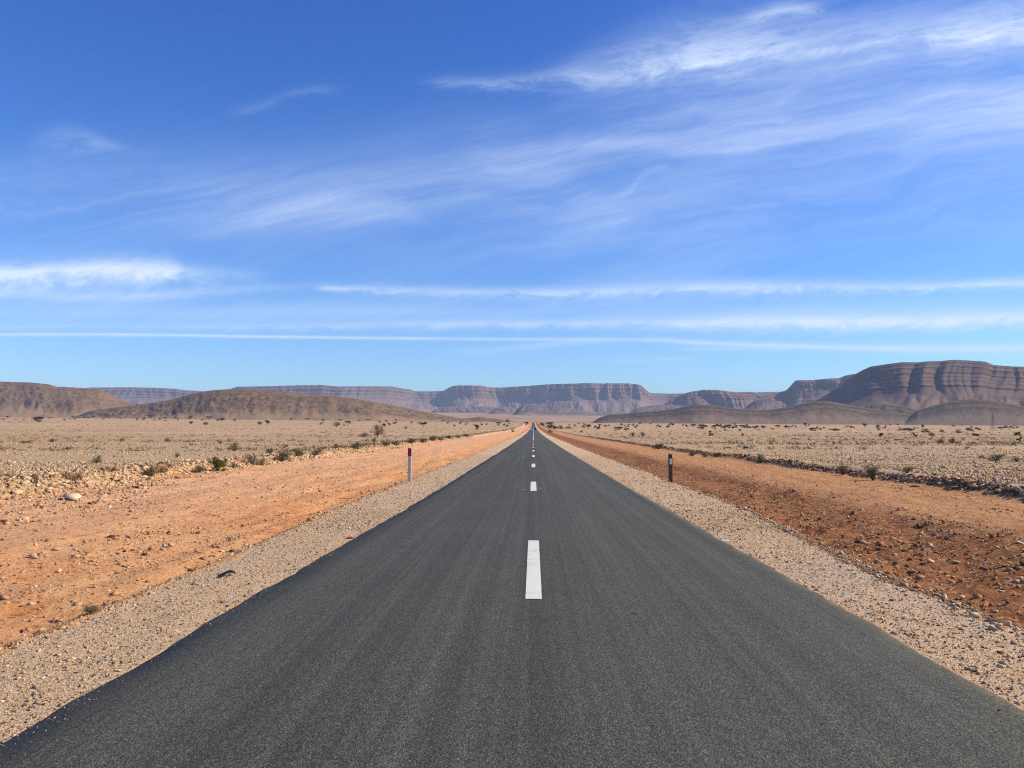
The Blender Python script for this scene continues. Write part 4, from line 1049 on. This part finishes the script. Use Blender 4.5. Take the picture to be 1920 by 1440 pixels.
# shrubs and tufts that stand out, with the pixel where each stands
SHR = [
    ('olive', 282, 892, 17, 40, 'dark olive shrub above the round dark boulder on the left bank'),
    ('olive', 372, 886, 13, 32, 'low olive shrub touching the bright green bush on its left'),
    ('green', 407, 883, 25, 42, 'bright green leafy bush, the greenest on the left bank'),
    ('pale', 440, 878, 10, 26, 'low pale shrub touching the bright green bush on its right'),
    ('brown', 472, 871, 21, 36, 'brown twiggy shrub behind the pale grey green one on the left bank'),
    ('pale', 491, 872, 13, 32, 'pale grey green cushion shrub in front of brown twigs on the left bank'),
    ('olive', 507, 850, 10, 22, 'small olive shrub set back behind the left bank shrubs'),
    ('olive', 530, 865, 20, 40, 'wide olive brown shrub on the left bank midway to the red-topped post'),
    ('olive', 561, 857, 17, 32, 'olive shrub right of the wide olive brown one on the left bank'),
    ('brown', 593, 854, 13, 40, 'dark spreading brown shrub at the end of the thick shrub row'),
    ('brown', 630, 841, 9, 18, 'small brown shrub in the gap of the left shrub row'),
    ('olive', 669, 842, 13, 30, 'rounded olive shrub left of the red-topped post'),
    ('olive', 722, 836, 9, 26, 'low olive shrub just left of the red-topped post'),
    ('brown', 742, 835, 9, 24, 'low brown shrub close left of the red-topped post'),
    ('olive', 772, 831, 10, 26, 'dark olive shrub behind the top of the red-topped post'),
    ('olive', 793, 830, 9, 22, 'olive shrub just right behind the red-topped post'),
    ('olive', 812, 827, 9, 20, 'first small olive shrub in the receding row right of the red-topped post'),
    ('brown', 826, 826, 8, 20, 'first small brown shrub in the receding row right of the red-topped post'),
    ('olive', 842, 823, 7, 18, 'second small olive shrub in the receding row right of the red-topped post'),
    ('brown', 858, 821, 6, 16, 'second small brown shrub in the receding row right of the red-topped post'),
    ('olive', 874, 819, 6, 16, 'third small olive shrub in the receding row right of the red-topped post'),
    ('pale', 181, 868, 13, 30, 'rounded pale green shrub alone on the stony plain at the left'),
    ('straw', 138, 900, 20, 44, 'broad tuft of dry straw grass above the pale slab'),
    ('straw', 67, 906, 26, 9, 'tall thin stalk of dry grass near the left edge'),
    ('straw', 208, 884, 12, 22, 'reddish dry grass tuft left of the dark olive shrub'),
    ('straw', 300, 886, 22, 24, 'dry grass standing behind the dark olive shrub'),
    ('straw', 316, 876, 10, 18, 'dry grass tuft between the dark olive shrub and the green bush'),
    ('straw', 6, 896, 14, 40, 'faded dry grass cut by the left edge of the picture'),
    ('brown', 440, 846, 17, 22, 'grey brown twiggy shrub on the plain above the green bush'),
    ('brown', 332, 857, 8, 15, 'small dark shrub among stones left above the green bush'),
    ('brown', 230, 828, 8, 14, 'small brown shrub, middle of three in line on the left plain'),
    ('brown', 98, 829, 7, 17, 'flat brown shrub, left of three in line on the left plain'),
    ('brown', 314, 828, 8, 14, 'small brown shrub, right of three in line on the left plain'),
    ('straw', 48, 831, 7, 18, 'pale dry shrub near the left edge of the stony plain'),
    ('brown', 413, 832, 6, 12, 'little brown shrub on the plain above the grey brown twiggy one'),
    ('bare', 709, 820, 24, 22, 'bare brown bush, the tallest on the plain left of the road'),
    ('brown', 682, 819, 7, 30, 'low dark shrub left of the tall bare bush'),
    ('brown', 702, 829, 8, 16, 'small shrub below the tall bare bush'),
    ('olive', 1235, 842, 11, 24, 'dry olive shrub left above the dark post'),
    ('olive', 1297, 855, 8, 18, 'low olive shrub right of the dark post on the bank edge'),
    ('olive', 1344, 857, 9, 22, 'olive shrub on the right bank, second from the dark post'),
    ('pale', 1322, 857, 6, 18, 'pale low shrub on the right bank between two olive ones'),
    ('pale', 1426, 868, 17, 30, 'grey green twiggy shrub on the right bank midway to the two yellow ones'),
    ('yellow', 1533, 882, 9, 20, 'small yellow green shrub left of the two larger yellow ones'),
    ('yellow', 1580, 891, 20, 30, 'yellow green shrub on the right bank, smaller of the two bright ones'),
    ('yellow', 1637, 901, 27, 48, 'largest yellow green shrub on the right bank'),
    ('brown', 1701, 887, 14, 28, 'dry brown cushion shrub right of the yellow green shrubs'),
    ('brown', 1868, 864, 14, 44, 'wide dry brown shrub on the stony plain near the right edge'),
    ('brown', 1906, 866, 10, 20, 'dry brown shrub close to the right edge of the picture'),
    ('brown', 1841, 860, 7, 18, 'small dry shrub left of the wide dry brown one'),
    ('olive', 1764, 831, 7, 20, 'dark low shrub, left of a pair on the right plain'),
    ('olive', 1786, 831, 9, 16, 'dark rounded shrub, right of a pair on the right plain'),
    ('brown', 1187, 818, 8, 12, 'small shrub on the right plain, left of a close pair'),
    ('brown', 1205, 818, 9, 13, 'small shrub on the right plain, right of a close pair'),
    ('bushy', 1332, 817, 9, 9, 'lone dark bush on the pale plain right above the dark post'),
    ('brown', 1392, 818, 6, 7, 'tiny lone bush right of the lone dark bush'),
    ('olive', 172, 1150, 16, 44, 'clump standing in for a dark shaded hollow at the lip of the left gravel shoulder'),  # shrub put in place of a shaded hollow
]
for (kd, px, py, h, w, lab) in SHR:
    if h: put_px(kd, px, py, h, w, lab)

# trees that stand out: (kind, px, py, height px, width px), labels count them in a row under the hill behind
def row(place, items, what='acacia'):
    items = sorted(items, key=lambda t: t[1])
    word = ['first', 'second', 'third', 'fourth', 'fifth', 'sixth', 'seventh', 'eighth', 'ninth', 'tenth', 'eleventh', 'twelfth', 'thirteenth', 'fourteenth', 'fifteenth', 'sixteenth', 'seventeenth', 'eighteenth', 'nineteenth', 'twentieth']
    for n, (kd, px, py, h, w) in enumerate(items):
        put_px(kd, px, py, h, w, '%s larger %s from the left %s' % (word[n], what, place), 'scattered trees of the plain')
row('below the hill at the far left', [('flat', 18, 782, 5, 9), ('bushy', 72, 792, 11, 16), ('round', 106, 782, 6, 8), ('flat', 200, 783, 5, 10)])
row('below the long rounded brown hill', [('flat', 281, 785, 7, 14), ('flat', 309, 786, 4.5, 9), ('round', 329, 786, 5, 6), ('flat', 358, 786, 6, 9), ('round', 372, 786, 5, 9), ('flat', 392, 787, 6.5, 16), ('round', 358, 796, 6.5, 7),
     ('bushy', 385, 797, 6.5, 8), ('round', 417, 790, 7, 8), ('round', 487, 798, 8, 7), ('round', 501, 797, 9, 10), ('flat', 577, 790, 6, 9), ('bare', 631, 801, 10, 12), ('flat', 651, 800, 11, 11), ('round', 720, 802, 8, 7),
     ('bare', 761, 805, 6, 6), ('flat', 794, 801, 9, 13)])
row('between the brown hill and the road', [('bushy', 852, 800, 4, 5), ('round', 894, 809, 13, 8), ('flat', 934, 801, 10, 10), ('round', 951, 801, 5, 6), ('bushy', 961, 810, 6, 6), ('round', 987.5, 799, 8, 8)])
row('right of the road before the dark hill', [('round', 1017, 800, 8, 10), ('bushy', 1034, 804, 12, 19), ('bushy', 1051, 804, 6, 12), ('bushy', 1066, 804, 4, 12), ('bushy', 1031, 811, 5, 9), ('round', 1091, 812, 5, 4),
     ('round', 1104, 803, 8, 8), ('bushy', 1160, 806, 6, 16), ('bushy', 1175, 807, 4, 12), ('bushy', 1123, 805, 10, 8)])
row('in the dark thicket before the two-humped hill', [('bushy', 1300, 800, 5, 11), ('bushy', 1314, 800, 5, 12), ('bushy', 1323, 801, 5, 9), ('bushy', 1340, 802, 5, 13), ('bushy', 1353, 802, 5.5, 14), ('bushy', 1366, 802, 6, 12),
     ('bushy', 1379, 802, 5, 13), ('bushy', 1392, 802, 5, 13), ('bushy', 1402, 803, 7, 11), ('bushy', 1416, 803, 5, 13), ('round', 1430, 805, 7, 8), ('flat', 1459, 806, 9, 10)], 'dark bushy tree')
row('below the big banded mesa', [('flat', 1478, 805, 6, 15), ('bushy', 1524, 808, 6, 13), ('bushy', 1564, 808, 4, 24), ('flat', 1589, 803, 5, 11), ('round', 1621, 802, 8, 8), ('bushy', 1652, 820, 8, 9),
     ('bushy', 1697, 807, 5, 28), ('bushy', 1707, 809, 5, 11), ('bushy', 1736, 811, 7, 15), ('bare', 1747, 820, 9, 10), ('bushy', 1715, 818, 6, 9), ('bushy', 1766, 811, 6, 8), ('bushy', 1819, 808, 6, 12), ('round', 1837, 808, 5, 6),
     ('bare', 1797, 814, 9, 11), ('bushy', 1830, 818, 6, 15), ('flat', 1877, 808, 8, 14), ('bushy', 1907, 817, 8, 13), ('bushy', 1912, 826, 7, 11), ('flat', 1893, 806, 6, 10)])
# smaller trees far off, which nothing tells apart
def spread(kinds, n, x0, x1, y0, y1, h0, h1, label, group):
    k = 0
    while k < n:
        px = random.uniform(x0, x1); py = random.uniform(y0, y1)
        if 985 < px < 1015: continue
        x, y, z = ground_hit(px, py)
        if abs(x) < 22 or y > 3600: k += 1; continue
        h = random.uniform(h0, h1)
        s = y / FPX
        put(random.choice(kinds), x, y, z, h * s, None, label, group); k += 1
spread(['flat', 'flat', 'round', 'bushy'], 60, 0, 640, 783.5, 790, 2.8, 4.6, 'tiny distant tree at the far edge of the plain under the brown hills', 'tiny distant trees left of the road')
spread(['flat', 'round', 'round', 'bushy'], 56, 600, 985, 788, 799, 2.8, 5.0, 'tiny distant tree on the plain between the brown hill and the road', 'tiny distant trees towards the road')
spread(['flat', 'round', 'bushy'], 42, 1015, 1300, 796, 803, 2.8, 5, 'tiny distant tree on the plain right of the road before the dark hill', 'tiny distant trees right of the road')
spread(['flat', 'round', 'bushy', 'bushy'], 70, 1290, 1920, 797, 809, 2.6, 4.6, 'tiny distant tree on the plain under the big banded mesa', 'tiny distant trees under the banded mesa')
# low scrub too plentiful to count
def build_scrub():
    T, C3 = [], []
    r = np.random.default_rng(12)
    n = 16000
    sd_ = r.choice([-1, 1], n); y = 75 * (30.0) ** r.uniform(0, 1, n) ; x = sd_ * (18 + r.uniform(0, 1, n) * (0.74 * y))
    d = perlin(x * .010 + 3, y * .035 + 7) + 0.5 * perlin(x * .04, y * .1) + r.uniform(-.35, .35, n)
    # and a fringe along the left bank
    nf = 420
    yf = 60 * 14 ** r.uniform(0, 1, nf); xf = -18.4 - np.abs(r.normal(0, 1.4, nf))
    keep = d > 0.02
    x = np.concatenate([x[keep], xf]); y = np.concatenate([y[keep], yf])
    z = ground_z(x, y)
    s = np.clip(.20 * np.exp(r.normal(0, .45, len(x))), .08, .6) * (1 + np.clip(y, 0, 2200) / 600)
    for i in range(len(x)):
        m = 16
        c = r.normal(0, 1, (m, 3)) * [.55, .55, .28] ; c[:, 2] = np.abs(c[:, 2]) + .05
        T.append(leaf_tris(c * s[i] + [x[i], y[i], z[i]], .34 * s[i], r))
    for nm, mt, sel in (('scrub', LM['brown'], y < 420), ('scrub', LM['tree'], y >= 420)):
        Q = np.concatenate([t for t, k in zip(T, sel) if k])
        me = raw_mesh(nm, Q.reshape(-1, 3), tris=np.arange(len(Q) * 3).reshape(-1, 3)); me.materials.append(mt)
        link(nm, me, None, kind='stuff', label='low dry scrub scattered over the plain' if mt is LM['brown'] else 'dark far-off scrub dotting the plain')
build_scrub()

# ------------------------------------------------------------------ roadside posts
M_white = flat_mat('weathered white plastic', (.54, .515, .44), .5, .3, var=.06)
M_red = flat_mat('dark red band', (.30, .009, .011), .45, .35, var=.08)
M_brownp = flat_mat('dark brown painted post', (.080, .054, .044), .55, .3, var=.12)
M_black = flat_mat('black band', (.008, .008, .010), .5, .3)
M_refl = flat_mat('white reflector', (.80, .77, .68), .25, .6, var=.03)
def prism(name, w, d, zz, mat, parent, slant=0.0, x0=0.0, y0=0.0, bev=0.006, round_back=True):
    """upright delineator section between heights zz: flat face to the road user, rounded back; slant tilts the cuts"""
    bm = bmesh.new()
    out = [(-w / 2, -d / 2), (w / 2, -d / 2), (w / 2, d * .15), (w * .36, d * .42), (w * .12, d / 2), (-w * .12, d / 2), (-w * .36, d * .42), (-w / 2, d * .15)]
    lo = [bm.verts.new((x + x0, y + y0, zz[0] + slant * x)) for x, y in out]; hi = [bm.verts.new((x + x0, y + y0, zz[1] + slant * x)) for x, y in out]
    n = len(out)
    bm.faces.new(lo[::-1]); bm.faces.new(hi)
    for i in range(n): bm.faces.new((lo[i], lo[(i + 1) % n], hi[(i + 1) % n], hi[i]))
    bmesh.ops.bevel(bm, geom=[e for e in bm.edges if abs((e.verts[0].co - e.verts[1].co).normalized().z) > .9], offset=bev, segments=2, affect='EDGES')
    me = bpy.data.meshes.new(name); bm.to_mesh(me); bm.free()
    return link(name, me, mat, parent)
def delineators():
    x, y, z = ground_hit(768, 903)
    k = y / FPX                                   # metres for one pixel of the photograph at that distance
    t = thing('delineator_post', 'white roadside post with a dark red top left of the road', 'road post', (x, y, z), R_(-9))
    prism('post_body', 6.0 * k, 4.2 * k, (-.15, 47.5 * k), M_white, t, 0.0)
    prism('red_band', 6.3 * k, 4.5 * k, (47.5 * k, 62 * k), M_red, t, -.12)
    prism('post_cap', 6.0 * k, 4.2 * k, (62 * k, 63.3 * k), M_white, t, -.12)
    x, y, z = ground_hit(1257, 904)
    k = y / FPX
    t = thing('delineator_post', 'dark brown roadside post with a white reflector right of the road', 'road post', (x, y, z), R_(7))
    prism('post_body', 7.0 * k, 4.6 * k, (-.15, 31.5 * k), M_brownp, t)
    prism('black_band', 7.2 * k, 4.8 * k, (31.5 * k, 46.5 * k), M_black, t, -.22)
    prism('post_top', 7.0 * k, 4.6 * k, (46.5 * k, 52 * k), M_brownp, t, -.22)
    bm = bmesh.new()
    bmesh.ops.create_cube(bm, size=1, matrix=Matrix.Translation((.2 * k, -2.7 * k, 38.5 * k)) @ Matrix.Diagonal((4.2 * k, .7 * k, 11 * k, 1)))
    bmesh.ops.bevel(bm, geom=bm.edges[:], offset=.003, segments=2, affect='EDGES')
    me = bpy.data.meshes.new('reflector'); bm.to_mesh(me); bm.free()
    link('reflector', me, M_refl, t)
    # stones packed round the foot of the right post
    for (a, r_, hue) in ((-.06, .055, (.7, .6, .5)), (.10, .045, (.3, .2, .14))):
        rock(x + a, y - .09, z + .01, r_, hue, ('pale' if a < 0 else 'dark') + ' stone against the foot of the dark roadside post')
delineators()

# ------------------------------------------------------------------ litter by the road
M_rubber = flat_mat('black rubber', (.012, .012, .013), .6, .3)
M_paper = flat_mat('white paper', (.78, .78, .77), .8, .1, var=.05)
M_canred = flat_mat('red can paint', (.42, .03, .02), .35, .5, var=.1)
M_tin = flat_mat('bare metal', (.6, .6, .6), .3, .5, .8)
def litter():
    # curled strip of tyre rubber on the left shoulder
    x, y, z = ground_hit(425, 1081)
    n = 14; L, W = .21, .055
    v = []
    for i in range(n):
        t = i / (n - 1) - .5
        zc = .012 + .045 * (1 - (2 * t) ** 2) * (0.5 + t)
        w = W * (1 - .5 * abs(2 * t) ** 3) / 2
        yy = .05 * math.sin(t * 3)
        v += [(t * L, yy - w, zc), (t * L, yy + w, zc + .012), (t * L, yy + w, zc + .028), (t * L, yy - w, zc + .016)]
    f = []
    for i in range(n - 1):
        for j in range(4):
            a, b = i * 4 + j, i * 4 + (j + 1) % 4
            f.append((a, b, b + 4, a + 4))
    f += [(3, 2, 1, 0), (n * 4 - 4, n * 4 - 3, n * 4 - 2, n * 4 - 1)]
    link('tyre_scrap', raw_mesh('tyre_scrap', v, faces=f), M_rubber, None, (x, y, z), label='black scrap of tyre rubber on the left gravel shoulder', category='litter').rotation_euler = (0, 0, .5)
    # flattened can at the left road edge
    x, y, z = ground_hit(657, 1010)
    t = thing('crushed_can', 'crushed red and white can at the left edge of the asphalt', 'can', (x, y, z + .018), .25)
    def can(name, x0, x1, r0, r1, mat):
        bm = bmesh.new(); ring = []
        for xx, rr in ((x0, r0), ((x0 + x1) / 2, (r0 + r1) / 2 * .94), (x1, r1)):
            ring.append([bm.verts.new((xx, rr * math.cos(a), .55 * rr * math.sin(a))) for a in [i * 6.283 / 14 for i in range(14)]])
        for k in range(2):
            for i in range(14): bm.faces.new((ring[k][i], ring[k][(i + 1) % 14], ring[k + 1][(i + 1) % 14], ring[k + 1][i]))
        bm.faces.new(ring[0][::-1]); bm.faces.new(ring[2])
        me = bpy.data.meshes.new(name); bm.to_mesh(me); bm.free()
        return link(name, me, mat, t)
    can('can_body', -.055, .022, .028, .031, M_canred); can('can_end', .023, .062, .031, .027, M_tin)
    # folded paper on the right road edge
    x, y, z = ground_hit(1361, 1016)
    v = [(-.10, -.03, .004), (0, -.045, .022), (.11, -.02, .006), (.10, .05, .012), (.01, .06, .034), (-.09, .045, .01)]
    v = [(a * .58, b * .58, c * .6) for a, b, c in v]
    v2 = v + [(a, b, c + .004) for a, b, c in v]
    f = [(1, 4, 5, 0)[::-1], (2, 3, 4, 1)[::-1], (6, 11, 10, 7)[::-1], (7, 10, 9, 8)[::-1]] + [(i, (i + 1) % 6, (i + 1) % 6 + 6, i + 6) for i in range(6)]
    link('paper_scrap', raw_mesh('paper_scrap', v2, faces=f), M_paper, None, (x, y, z + .01), label='white folded scrap of paper at the right edge of the asphalt', category='litter')
litter()

# ------------------------------------------------------------------ vehicles
M_car = flat_mat('black car paint', (.010, .011, .013), .35, .5, var=.05)
M_glass = flat_mat('dark car glass', (.008, .009, .011), .08, .5)
M_tyre = flat_mat('tyre', (.014, .014, .014), .8, .2)
M_rim = flat_mat('wheel rim', (.35, .35, .36), .35, .5, .6)
M_lampr = flat_mat('red tail lamp', (.22, .008, .008), .25, .5)
M_lampw = flat_mat('clear head lamp', (.55, .56, .58), .2, .6)
M_plate = flat_mat('number plate', (.7, .7, .66), .4, .3)
def loft(name, secs, mat, parent, bev=0.0):
    """closed body through cross-sections: (y, half width, z low, z high, top half width)"""
    bm = bmesh.new(); rings = []
    for (y, w, z0, z1, wt) in secs:
        pts = [(-w * .92, z0), (w * .92, z0), (w, z0 + .25 * (z1 - z0)), (w, z0 + .6 * (z1 - z0)), (wt, z1), (-wt, z1), (-w, z0 + .6 * (z1 - z0)), (-w, z0 + .25 * (z1 - z0))]
        rings.append([bm.verts.new((px, y, pz)) for px, pz in pts])
    for a, b in zip(rings, rings[1:]):
        for i in range(8): bm.faces.new((a[i], a[(i + 1) % 8], b[(i + 1) % 8], b[i]))
    bm.faces.new(rings[0][::-1]); bm.faces.new(rings[-1])
    bmesh.ops.recalc_face_normals(bm, faces=bm.faces)
    me = bpy.data.meshes.new(name); bm.to_mesh(me); bm.free()
    return link(name, me, mat, parent)
def box(name, c, s, mat, parent, bev=.012):
    bm = bmesh.new(); bmesh.ops.create_cube(bm, size=1, matrix=Matrix.Translation(c) @ Matrix.Diagonal((*s, 1)))
    if bev: bmesh.ops.bevel(bm, geom=bm.edges[:], offset=bev, segments=2, affect='EDGES')
    me = bpy.data.meshes.new(name); bm.to_mesh(me); bm.free()
    return link(name, me, mat, parent)
def make_car():
    t = thing('car', 'black car driving away in the right lane far down the road', 'car')
    loft('body', [(-2.15, .78, .42, .98, .74), (-2.05, .86, .30, 1.05, .80), (-1.3, .90, .28, 1.06, .84), (.9, .90, .28, 1.02, .84), (1.1, .90, .28, .98, .82), (1.9, .86, .30, .88, .74), (2.15, .76, .40, .76, .66)], M_car, t)
    cab = loft('cabin', [(-1.98, .76, 1.04, 1.10, .72), (-1.72, .76, 1.03, 1.60, .62), (-1.2, .77, 1.03, 1.68, .62), (.1, .77, 1.01, 1.66, .60), (.42, .77, 1.0, 1.52, .60), (1.08, .76, .97, 1.02, .72)], M_car, t)
    def pane(name, pts):
        n = len(pts); P = [Vector(p) for p in pts]
        nr = (P[1] - P[0]).cross(P[2] - P[0]).normalized() * .006
        v = [tuple(p + nr) for p in P] + [tuple(p - nr) for p in P]
        f = [tuple(range(n)), tuple(range(2 * n - 1, n - 1, -1))] + [(i, i + n, (i + 1) % n + n, (i + 1) % n) for i in range(n)]
        return link(name, raw_mesh(name, v, faces=f), M_glass, t)
    pane('rear_window', [(-.66, -1.99, 1.14), (.66, -1.99, 1.14), (.57, -1.755, 1.56), (-.57, -1.755, 1.56)])
    pane('windscreen', [(-.66, 1.06, 1.06), (.66, 1.06, 1.06), (.55, .47, 1.50), (-.55, .47, 1.50)])
    for s in (-1, 1):
        pane('side_window', [(s * .79, -1.5, 1.12), (s * .79, .75, 1.10), (s * .68, .30, 1.52), (s * .69, -1.3, 1.56)])
        box('tail_lamp', (s * .70, -2.14, .86), (.20, .07, .20), M_lampr, t)
        box('headlight', (s * .62, 2.10, .70), (.26, .10, .14), M_lampw, t)
        box('wing_mirror', (s * .97, .72, 1.08), (.16, .10, .13), M_car, t, .02)
        for yy in (-1.32, 1.36):
            bm = bmesh.new(); bmesh.ops.create_cone(bm, cap_ends=True, segments=24, radius1=.33, radius2=.33, depth=.22, matrix=Matrix.Translation((s * .80, yy, .33)) @ Matrix.Rotation(math.pi / 2, 4, 'Y'))
            me = bpy.data.meshes.new('wheel'); bm.to_mesh(me); bm.free()
            wl = link('wheel', me, M_tyre, t)
            bm = bmesh.new(); bmesh.ops.create_cone(bm, cap_ends=True, segments=20, radius1=.20, radius2=.16, depth=.03, matrix=Matrix.Translation((s * .92, yy, .33)) @ Matrix.Rotation(s * math.pi / 2, 4, 'Y'))
            me = bpy.data.meshes.new('rim'); bm.to_mesh(me); bm.free()
            link('rim', me, M_rim, wl)
    box('bumper', (0, -2.17, .50), (1.56, .12, .20), M_car, t, .03); box('bumper', (0, 2.16, .48), (1.5, .12, .20), M_car, t, .03)
    box('number_plate', (0, -2.19, .74), (.50, .02, .11), M_plate, t, .004)
    return t
def cars():
    c = make_car()
    d = 545.0
    c.location = (1.35, d, float(road_z(1.35, d)) + .005); 
    c2 = copy_tree(c)
    d = 1390.0
    c2.location = (-1.5, d, float(road_z(1.5, d)) + .005); c2.rotation_euler = (0, 0, math.pi)
    c2['label'] = 'tiny dark car coming the other way in the left lane near the skyline'
cars()

# ------------------------------------------------------------------ power line on the right
M_steel = flat_mat('galvanised steel', (.20, .19, .19), .6, .3, .3)
def bars(name, segs, t, parent, mat=M_steel):
    T = []
    for a, b in segs: T += stick(a, b, t, t)
    return link(name, tris_mesh(name, T, mat), None, parent)
def pylon(px, py, hpx, label):
    x, y, z = ground_hit(px, py)
    H = hpx * y / FPX
    t = thing('power_pylon', label, 'pylon', (x, y, z), R_(20))
    segs = []
    lv = [(0, .115), (.18, .09), (.34, .068), (.48, .05), (.60, .034), (.72, .026), (.84, .022), (1.0, .004)]
    for (h0, w0), (h1, w1) in zip(lv, lv[1:]):
        q0 = [(sx * w0 * H, sy * w0 * H, h0 * H) for sx, sy in ((-1, -1), (1, -1), (1, 1), (-1, 1))]
        q1 = [(sx * w1 * H, sy * w1 * H, h1 * H) for sx, sy in ((-1, -1), (1, -1), (1, 1), (-1, 1))]
        for i in range(4):
            j = (i + 1) % 4
            segs += [(q0[i], q1[i]), (q0[i], q1[j]), (q0[j], q1[i]), (q1[i], q1[j])]
    bars('tower_body', segs, .0042 * H, t)
    for h, w in ((.66, .12), (.78, .105), (.89, .085)):
        sg = []
        for s in (-1, 1):
            for yy in (-.02, .02):
                sg += [((0, yy * H, h * H), (s * w * H, 0, h * H)), ((0, yy * H, (h + .035) * H), (s * w * H, 0, h * H))]
        ca = bars('crossarm', sg, .0036 * H, t)
        bars('insulator', [((s * w * .97 * H, 0, h * H), (s * w * .97 * H, 0, (h - .045) * H)) for s in (-1, 1)], .004 * H, ca)
    return t
pylon(1862, 808, 34, 'tall steel lattice pylon on the plain before the big mesa at the right')
def pole(px, py, hpx, label):
    x, y, z = ground_hit(px, py); H = hpx * y / FPX
    t = thing('power_pole', label, 'power pole', (x, y, z), R_(20))
    bars('pole', [((0, 0, -.5), (0, 0, H))], .010 * H, t)
    ca = bars('crossarm', [((-.09 * H, 0, .93 * H), (.09 * H, 0, .93 * H))], .007 * H, t)
    bars('insulator', [((s * .085 * H, 0, .93 * H), (s * .085 * H, 0, .97 * H)) for s in (-1, 0.02, 1)], .006 * H, ca)
pole(1403, 799, 12, 'thin far power pole before the two-humped dark hill')
pole(1668, 803, 12, 'thin far power pole below the middle of the banded mesa')
pole(1751, 805, 13, 'thin far power pole between the mesa pole and the lattice pylon')
# unused plant patterns are not left in the scene
for kd, lst in PROTO.items():
    for j, p in enumerate(lst):
        if (kd, j) not in used:
            for ch in list(p.children): bpy.data.objects.remove(ch)
            bpy.data.objects.remove(p)


# ------------------------------------------------------------------ haze
def build_haze():
    hm = bpy.data.materials.new('haze'); hm.use_nodes = True
    g = G(hm.node_tree); g.t.nodes.clear()
    out = g.new('ShaderNodeOutputMaterial'); v = g.new('ShaderNodeVolumePrincipled')
    v.inputs['Color'].default_value = (0.62, 0.74, 1.0, 1)
    v.inputs['Density'].default_value = 3.8e-5
    v.inputs['Anisotropy'].default_value = 0.0
    g.t.links.new(v.outputs[0], out.inputs['Volume'])
    x0, x1, y0, y1, z0, z1 = -16500, 16500, -900, 20500, -60, 800
    vs = [(x, y, z) for x in (x0, x1) for y in (y0, y1) for z in (z0, z1)]
    me = raw_mesh('haze', vs, faces=[(0, 1, 3, 2), (4, 6, 7, 5), (0, 4, 5, 1), (2, 3, 7, 6), (0, 2, 6, 4), (1, 5, 7, 3)])
    link('haze', me, hm, kind='stuff', label='thin blue haze over the far mesas')
build_haze()
